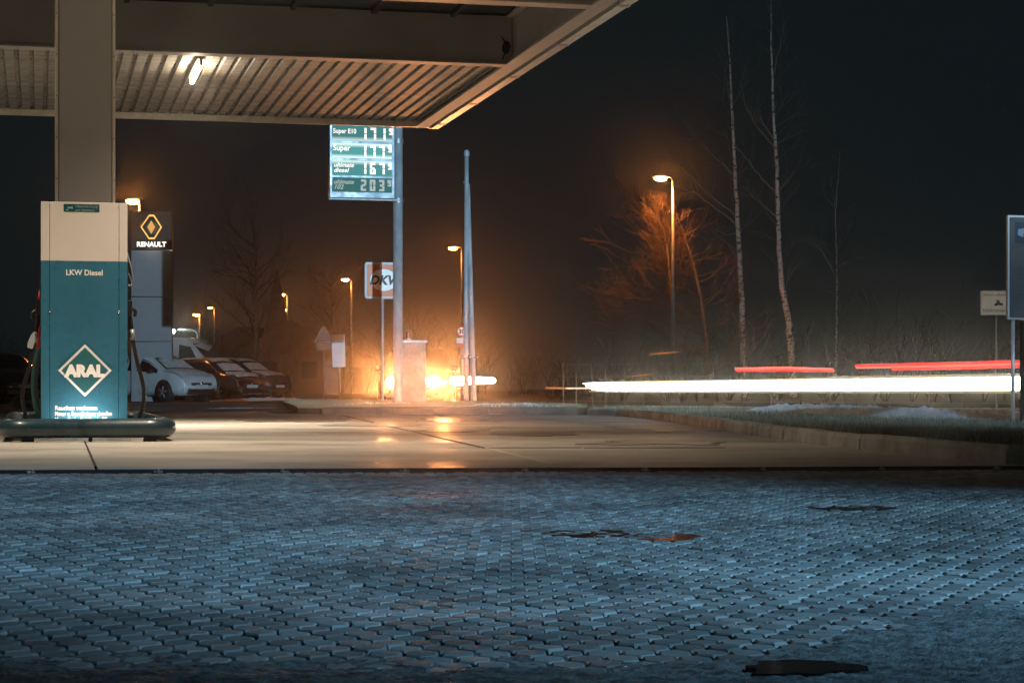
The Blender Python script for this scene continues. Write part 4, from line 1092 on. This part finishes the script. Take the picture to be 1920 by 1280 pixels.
car('white car with dark windows parked just left of the pump', place(70, 750, -30, 4.2), R(-30), HATCH, HB, 4.2, 1.8, M['paint_grey'])
car('dark car with pale plate in front of the white car left of the pump', place(45, 756, -52, 4.2), R(-52), HATCH, HB, 4.2, 1.8, M['paint_dark'], snow=False)
# white van behind the cars
vn = empty('parked_van', (xat(335, 88), 88, 0), R(-20), 'white panel van roof showing behind the parked cars', 'van')
VT = [(-2.6,1.0),(-2.55,2.5),(-2.3,2.62),(.6,2.62),(1.0,2.5),(1.9,1.55),(2.5,1.2),(2.6,.7)]
b = MB(); xs = [-2.6,-2.5,-2.2,-1,.3,.8,1.2,1.6,1.95,2.3,2.5,2.6]; vs = []; fs = []
for x in xs:
    z = lerp(VT, x); P = [(0,.3),(.95,.3),(1.0,.8),(1.0, min(1.4, z-.1)),(.88,z-.08),(.75,z),(0,z+.02)]
    vs += [(x, y, zz_) for y, zz_ in P] + [(x, -y, zz_) for y, zz_ in reversed(P[1:-1])]
K = 12
for i in range(len(xs)-1):
    for k in range(K): fs.append((i*K+k, i*K+(k+1)%K, (i+1)*K+(k+1)%K, (i+1)*K+k))
fs += [tuple(range(K)), tuple((len(xs)-1)*K+k for k in range(K))]
b.add(vs, fs, 0, True).build('body', M['paint_white'], vn)
MB().add([(.55,-1.0,1.55),(1.55,-1.01,1.5),(1.1,-.93,2.2),(.55,-.93,2.3)], [(0,1,2,3)]).build('side_window', M['glass'], vn)
MB().add([(1.12,-.78,2.36),(1.85,-.86,1.66),(1.85,.86,1.66),(1.12,.78,2.36)], [(0,1,2,3)]).build('windscreen', M['glass'], vn)
for x in (-1.7, 1.6):
    for s_ in (-1, 1): MB().lathe([(0, s_*1.01),(.34, s_*1.01),(.34, s_*.8)], 18, (x,0,.34), axis='y').build('wheel', M['tyre'], vn)
# the car that waits at the exit with its headlights on
DW = 53.0; sW = sat(DW)
wcx = xat(776, DW)
wc = car('car waiting at the exit facing us with both headlights burning', (wcx, DW+2.1, -.02), R(-90), HATCH, HB, 4.2, 1.9, M['paint_dark'], snow=False, lit=True, name='waiting_car', group=None)
for s_ in (-1, 1):
    l = point_light('headlight_beam', (0, 0, 0), 3800, (1, .34, .10), .07, None, spot=34, blend=1.0)
    l.parent = wc; l.location = (2.16, s_*(.80), .66); l.rotation_euler = (R(87.5), 0, R(-87.5))

# ------------------------------------------------------------------ long exposure lights above the road
def trail(label, P, rad, m, name='light_trail', flat=.5, n=10, cat='light trail', group=None):
    t = tag(MB().tube(P, rad, n, flat=flat).build(name, m), label, cat, group); return t
wpts = []; wr = []
for k in range(25):
    f = k/24; px = 1098 + f*(2080-1098); Dk = 43.5 - 6.5*f; py = 725.5 - 8.5*f
    if k < 1: py = 722
    wpts.append(unp(px, py, Dk)); wr.append((7.2 + 6.8*f)*Dk/F if k > 0 else .012)
wpts.insert(1, unp(1104, 723.6, 43.5)); wr.insert(1, 3.4*43.5/F); wpts.insert(2, unp(1113, 724.8, 43.4)); wr.insert(2, 6.0*43.5/F)
wt = empty('light_trail', (0,0,0)); tag(wt, 'long blinding white headlight streak running above the road to the right edge', 'light trail')
MB().tube(wpts, wr, 10, flat=.45).build('strand', M['trail_white'], wt)
M['trail_soft'] = emat('soft_trail_glow', (1.0, 0.80, 0.50), 1.3); M['trail_faint'] = emat('faint_trail_glow', (1.0, 0.82, 0.55), .45)
def wline(x0, x1, dy, r, m, dD=0.0):
    P = []
    for k in range(14):
        f0 = ((x0+(x1-x0)*k/13)-1098)/(2080-1098); Dk = 43.5-6.5*f0+dD
        P.append(unp(x0+(x1-x0)*k/13, 725.5-8.5*f0+dy*(1+.9*f0), Dk))
    MB().tube(P, [r*.4]+[r]*12+[r*.4], 7).build('strand', m, wt)
wline(1094, 2080, -7.6, .012, M['trail_soft']); wline(1104, 2080, 8.0, .010, M['trail_soft']); wline(1112, 2080, -9.3, .008, M['trail_faint']); wline(1130, 2080, 9.9, .009, M['trail_faint'])
wline(1520, 2080, -9.9, .014, M['trail_faint']); wline(1093, 1250, -6.6, .02, M['trail_warm']); wline(1060, 1130, 2.0, .014, M['trail_soft'])
trail('short white headlight streak running right from the waiting car past the flagpole', [unp(846,714,51.0), unp(856,714,50.9), unp(872,713.5,50.7), unp(900,713,50.3), unp(922,713,49.9), unp(928,713,49.8)], [.08,.13,.10,.085,.08,.04], M['trail_white'], flat=.5)
def strands(label, rows, name='light_trail'):
    t = empty(name, rows[0][0][0]); tag(t, label, 'light trail')
    o0 = Vector(rows[0][0][0])
    for P, r, m in rows: MB().tube([Vector(p)-o0 for p in P], r, 8).build('strand', m, t)
    return t
strands('shorter red tail light streak above the white one, nearer the middle', [([unp(1378,691,45), unp(1470,689.5,44.7), unp(1562,692,44.5)], .028, M['trail_pink']), ([unp(1380,694.5,45), unp(1480,694.5,44.8), unp(1564,695.5,44.5)], .026, M['trail_red']), ([unp(1500,691.5,44.8), unp(1563,694,44.5)], .024, M['trail_pink'])])
strands('longer red tail light streak above the white one, at the right', [([unp(1604,685.5,43.5), unp(1760,682,42.5), unp(1920,677.5,41), unp(2060,673,40)], .034, M['trail_red']), ([unp(1605,688.5,43.5), unp(1760,685.5,42.5), unp(1920,681.5,41), unp(2060,678,40)], .030, M['trail_pink']), ([unp(1672,692,43), unp(1780,690,42.5), unp(1920,686.5,41), unp(2060,683,40)], .034, M['trail_red'])])
trail('upper short orange indicator dash crossing the street lamp pole', [unp(1218,664.5,46), unp(1245,661.5,46), unp(1275,659.5,46)], [.010,.016,.008], M['trail_orange'])
trail('lower short orange indicator dash just above the white streak', [unp(1180,706,45), unp(1203,703,45), unp(1224,701,45)], [.006,.013,.008], M['trail_orange'])
trail('thin pinkish dash leading into the left end of the white streak', [unp(1023,727,46), unp(1060,727.5,46), unp(1100,728,45)], [.018,.015,.010], M['trail_orange'])

# ------------------------------------------------------------------ fence
fx = [1057,1081,1111,1136,1171,1207,1241,1288,1338,1392,1447,1502,1557,1611,1668,1742,1806,1870,1945,2030]
fn = empty('wire_fence'); tag(fn, 'low wire fence with pale posts running behind the road', 'fence')
FP = []
for i, x in enumerate(fx):
    f = (x-1057)/(1870-1057); D = 52.5 - 7.5*f; FP.append(Vector((xat(x, D), D, 0)))
    MB().tube([FP[-1]+Vector((0,0,-.1)), FP[-1]+Vector((random.uniform(-.01,.01),0,1.10))], .016, 7).build('fence_post', M['bark'], fn)
for h in (.12, .45, .75, 1.06): MB().tube([p+Vector((0,0,h)) for p in FP], .0035, 4).build('fence_wire', M['steel'], fn)
for (a, b_) in ((12, .35), (14, -.35)):
    MB().tube([FP[a]+Vector((b_*1.1,0,0)), FP[a]+Vector((0,0,.95))], .016, 6).build('brace', M['steel'], fn)

# ------------------------------------------------------------------ trees
def grow(b, p, d, length, r, depth, rg_, spread=.5, nseg=4, kids=3, up=.1, sides=4, minr=.004, droop=0.0, wig=.12):
    pts = [p.copy()]; rr = [r]; q = p.copy(); dd = d.copy()
    for i in range(nseg):
        dd = (dd + Vector((rg_.gauss(0,wig), rg_.gauss(0,wig), rg_.gauss(0,wig*.66)+up-droop*(depth == 0)))).normalized()
        q = q + dd*(length/nseg); pts.append(q.copy()); rr.append(max(minr, r*(1-(i+1)/nseg*.72)))
    b.tube(pts, rr, sides, smooth=True, caps=False)
    if depth <= 0: return
    for k in range(kids):
        f = rg_.uniform(.25, 1.0); i = min(nseg-1, int(f*nseg)); g = f*nseg-i
        s0 = pts[i].lerp(pts[i+1], g); base = (pts[i+1]-pts[i]).normalized()
        ax = base.cross(Vector((rg_.gauss(0,1), rg_.gauss(0,1), rg_.gauss(0,1)))).normalized()
        nd = (base + ax*spread*rg_.uniform(.6, 1.4)).normalized()
        grow(b, s0, nd, length*rg_.uniform(.45, .75), rr[i]*.55, depth-1, rg_, spread, max(3, nseg-1), kids, up, 3 if depth < 3 else 4, minr, droop, wig)

def birch_bark():
    m = mat('birch_bark', (0.62,0.60,0.56), .7, col2=(0.03,0.03,0.03), vscale=3.2, stretch=(1.5,1.5,3.5))
    cr = [n for n in m.node_tree.nodes if n.type == 'VALTORGB'][0]
    cr.color_ramp.elements[0].position = .40; cr.color_ramp.elements[1].position = .47
    return m
M['birch'] = birch_bark()
def birch(path, D, r0, seed, label, limbs):
    t = empty('birch_tree', (xat(path[0][0], D), D, 0), 0, label, 'tree', 'birch trees behind the road'); o = Vector(t.location)
    P = [unp(x, y, D) - o for x, y in path]; P[0].z = -.1
    n = len(P); rr = [r0*(1-.86*i/(n-1)) for i in range(n)]
    fine = []; fr_ = []
    for i in range(n-1):
        for k in range(5):
            f = k/5; fine.append(P[i].lerp(P[i+1], f) + Vector((random.gauss(0,.012), 0, 0))); fr_.append(rr[i]+(rr[i+1]-rr[i])*f)
    fine.append(P[-1]); fr_.append(rr[-1])
    MB().tube(fine, fr_, 9).build('trunk', M['birch'], t)
    rg_ = random.Random(seed); b = MB()
    for pts_ in limbs:
        Q = [unp(x, y, D) - o for x, y in pts_]
        Q = [q + Vector((0, (i/(len(Q)-1))*rg_.uniform(-1.2, 1.2), 0)) for i, q in enumerate(Q)]
        m_ = []
        for i in range(len(Q)-1):
            for k in range(4): m_.append(Q[i].lerp(Q[i+1], k/4)+Vector((rg_.gauss(0,.02),0,rg_.gauss(0,.02))))
        m_.append(Q[-1]); L_ = len(m_)
        b.tube(m_, [max(.008, .038*(1-i/L_)) for i in range(L_)], 5, caps=False)
        for k in range(7):
            i = rg_.randrange(3, L_-1); d = (m_[i+1]-m_[i]).normalized()
            grow(b, m_[i], (d+Vector((rg_.gauss(0,.5), rg_.gauss(0,.5), rg_.gauss(0,.3)))).normalized(), rg_.uniform(.5, 1.3), .010, 1, rg_, .5, 4, 3, .05, 3)
    for k in range(26):
        i = rg_.randrange(int(len(fine)*.25), len(fine)-1)
        d = Vector((rg_.gauss(0,1), rg_.gauss(0,1), rg_.uniform(.7,1.6))).normalized()
        grow(b, fine[i], d, rg_.uniform(.8, 2.0), .016, 2, rg_, .5, 4, 3, .06, 3)
    b.build('crown', M['birchtwig'], t)
birch([(1396,722),(1393,640),(1391,560),(1386,470),(1381,380),(1377,300),(1372,200),(1368,110),(1362,30)], 92, .165, 1, 'slender pale birch right of the street lamp, left of the pair',
      [[(1382,405),(1350,380),(1318,350),(1285,325),(1262,300)], [(1380,420),(1340,390),(1300,362),(1275,352)], [(1378,330),(1345,300),(1310,262),(1275,235)], [(1381,440),(1362,437),(1350,441)], [(1393,640),(1380,600),(1366,560)], [(1372,200),(1362,150),(1348,90)]])
birch([(1488,722),(1484,650),(1478,600),(1467,540),(1461,470),(1459,400),(1457,320),(1452,240),(1448,150),(1446,60),(1446,-20)], 88, .17, 2, 'tall pale birch with forked limbs, rightmost of the pair',
      [[(1457,362),(1430,335),(1400,305),(1375,275),(1352,246)], [(1452,262),(1432,236),(1412,205)], [(1455,280),(1430,250),(1402,200),(1388,150)], [(1460,410),(1430,385),(1402,362)], [(1459,362),(1480,335),(1503,310)], [(1462,480),(1478,462),(1490,452)], [(1448,150),(1456,110),(1466,60)], [(1446,60),(1440,20),(1430,-20)]])
birch([(1566,715),(1568,640),(1570,560),(1568,470),(1566,400),(1572,330),(1574,285)], 110, .07, 3, 'faint young birch with upright branches, right of the tall birch',
      [[(1566,395),(1560,345),(1565,290)], [(1566,388),(1545,372),(1541,350)], [(1570,500),(1590,490),(1620,480)], [(1569,520),(1540,470),(1515,440)]])

lt = empty('bare_tree', (xat(1325, 84), 84, 0), 0, 'wide bare tree lit orange behind the street lamp', 'tree'); o = Vector(lt.location)
MB().tube([(0,0,-.1),(.05,0,1.2),(0,0,2.6),(-.25,0,4.2),(-.55,0,5.6),(-1.0,0,7.0),(-1.5,0,8.3)], [.14,.11,.09,.07,.05,.03,.01], 8).build('trunk', M['bark'], lt)
rg_ = random.Random(21); b = MB()
for k in range(46):
    z0 = rg_.uniform(.9, 7.6); x0 = -.25*(z0/4.2) if z0 < 4.2 else -.25-(z0-4.2)*.30
    side = -1 if rg_.random() < .72 else 1
    a = rg_.uniform(-1.0, 1.0)
    d = Vector((side*math.cos(a), math.sin(a)*.9, rg_.uniform(.0, .45))).normalized()
    ln = rg_.uniform(2.4, 4.0)*(1.1 if side < 0 else .6)*(1.0 - .065*z0)
    grow(b, Vector((x0, 0, z0)), d, ln, .030, 3, rg_, .55, 6, 3, .07, 4, .0075, wig=.17)
b.build('crown', M['twig'], lt)
# the twiggy top around the lamp
rg_ = random.Random(5); b = MB()
st2 = empty('bare_shrub', (xat(1262, 81.2), 81.2, 0), 0, 'young leafless tree whose twigs glow right under the street lamp', 'tree')
MB().tube([(0.05,0,-.1),(.02,0,2.5),(-.1,0,4.6),(-.25,0,6.2)], [.06,.05,.04,.02], 6).build('trunk', M['bark'], st2)
for k in range(13):
    z0 = rg_.uniform(3.8, 6.4); d = Vector((rg_.uniform(-1.0,.45), rg_.uniform(-.8,.8), rg_.uniform(.3,1.2))).normalized()
    grow(b, Vector((-.04*z0, 0, z0)), d, rg_.uniform(.8, 1.5), .014, 3, rg_, .5, 5, 4, .06, 3, .004)
bd = b
for k in range(1500):      # buds and hanging seeds that catch the lamp light
    c = Vector((rg_.gauss(-.45,.38), rg_.gauss(0,.3), rg_.uniform(5.4, 8.3))); r_ = rg_.uniform(.010,.022)
    bd.add([c+Vector((r_,0,0)), c+Vector((-r_*.5,0,r_)), c+Vector((-r_*.5,0,-r_)), c+Vector((0,r_,0)), c+Vector((0,-r_,0))], [(0,1,3),(1,2,3),(0,2,3),(0,1,4),(1,2,4),(0,2,4)])
b.build('crown', M['twig'], st2)

# shrub belts far behind the road
def thicket(name, x0, x1, y0, y1, n, hmin, hmax, seed, m):
    rg_ = random.Random(seed); b = MB()
    for k in range(n):
        x, y = rg_.uniform(x0, x1), rg_.uniform(y0, y1); hgt = rg_.uniform(hmin, hmax)*(.6+.6*noise.noise(Vector((x*.13, y*.05, seed)))+.3)
        for q in range(4):
            d = Vector((rg_.gauss(0,.35), rg_.gauss(0,.35), 1)).normalized()
            grow(b, Vector((x, y, -.1)), d, hgt*rg_.uniform(.6,1), .02, 2, rg_, .5, 4, 4, .02, 3, .006)
    return tag(b.build(name, m, None, fix=False), kind='stuff')
thicket('shrub_belt', 1, 48, 60, 74, 110, 1.4, 3.0, 3, M['shrub'])
thicket('shrub_belt', -42, 4, 118, 150, 60, 2, 4, 4, M['shrub'])
# bare trees far at the left, one by one
def dark_tree(px, D, h, seed, label):
    t = empty('dark_bare_tree', (xat(px, D), D, 0), 0, label, 'tree', 'dark bare trees beyond the dealership'); rg_ = random.Random(seed)
    MB().tube([(0,0,-.1),(.1,0,h*.3),(.0,0,h*.6),(.1,0,h*.9)], [.2,.15,.1,.03], 6).build('trunk', M['bark'], t); b = MB()
    for k in range(26):
        z0 = rg_.uniform(h*.25, h*.85); grow(b, Vector((0,0,z0)), Vector((rg_.gauss(0,1), rg_.gauss(0,1), rg_.uniform(.5,1.4))).normalized(), h*.3*rg_.uniform(.6,1.1), .05, 2, rg_, .5, 4, 4, .05, 3, .01)
    b.build('crown', M['shrub'], t)
dark_tree(478, 130, 12, 1, 'dim bare tree behind the dark parked car'); dark_tree(620, 175, 11, 2, 'dim bare tree behind the triangular sign')

# ------------------------------------------------------------------ houses
def house(px, D, w_, d_, hw_, hr, rz, label, chim=True, steeple=False):
    t = empty('house', (xat(px, D), D, 0), R(rz), label, 'house')
    MB().box(-w_/2, w_/2, -d_/2, d_/2, -.3, hw_).build('wall', M['wall'], t)
    b = MB(); e = .4
    b.add([(-w_/2-e,-d_/2-e,hw_-.1),(w_/2+e,-d_/2-e,hw_-.1),(w_/2+e,d_/2+e,hw_-.1),(-w_/2-e,d_/2+e,hw_-.1),(0,-d_/2-e,hw_+hr),(0,d_/2+e,hw_+hr)], [(0,4,5,3),(1,2,5,4),(0,1,4),(3,5,2),(0,3,2,1)])
    rf = b.build('roof', M['roof'], t)
    if steeple:
        MB().add([(-1.1-.9,-.5,hw_+hr*.4),(1.1-.9,-.5,hw_+hr*.4),(1.1-.9,1.7,hw_+hr*.4),(-1.1-.9,1.7,hw_+hr*.4),(-.9,.6,hw_+hr+4.2)], [(0,1,4),(1,2,4),(2,3,4),(3,0,4)]).build('spire', M['roof'], rf)
    else: MB().box(w_*.15, w_*.15+.6, -.4, .4, hw_+hr*.4, hw_+hr+.5).build('chimney', M['wall'], rf)
    for x in (-w_*.28, w_*.1): MB().box(x, x+1.1, -d_/2-.03, -d_/2+.02, 1.1, 2.3).build('window', M['seam'], t)
    MB().box(w_*.32, w_*.32+.9, -d_/2-.03, -d_/2+.02, 0, 2.1).build('door', M['brown'], t)
house(542, 150, 7.5, 9, 2.9, 2.4, 8, 'dim gabled house with a pointed spire rising behind its roof', steeple=True)
house(505, 170, 8, 8, 3.2, 2.2, -30, 'dim low house at the left of the gabled one')
house(585, 172, 8, 7, 3.0, 1.8, 20, 'dim low house right of the gabled one')

# ------------------------------------------------------------------ unseen mast added behind the camera, its flood lamps give the cool light
mx, my = 12.0, -3.2
fm = empty('floodlight_mast', (mx, my, 0), 0, 'added mast of cool floodlights behind the viewer that light the paving, signs, snow and birches', 'floodlight')
MB().tube([(0,0,-.1),(0,0,9.4)], [.09,.05], 10).build('mast', M['steel'], fm)
for zq, dst, pw, sz, bl, cl in ((9.2, (-2.6, 46, 3.4), 95000, 22, 1.0, (0.50, 0.78, 1.0)), (8.8, (11.6, 90, 9.0), 42000, 14, 1.0, (0.62, 0.84, 1.0)), (7.5, (-.2, 7.5, 0.0), 15500, 27.5, 1.0, (0.28, 0.60, 0.84)), (8.4, (6.6, 23, 0.1), 17000, 24, 1.0, (0.36, 0.66, 1.0))):
    MB().cbox(-.3, .3, .05, .2, zq-.15, zq+.15, .02).build('lamp_housing', M['steel'], fm)
    src = Vector((mx, my+.3, zq)); fl = point_light('flood_beam', src, pw, cl, .12, None, spot=sz, blend=bl); aim(fl, src, dst)
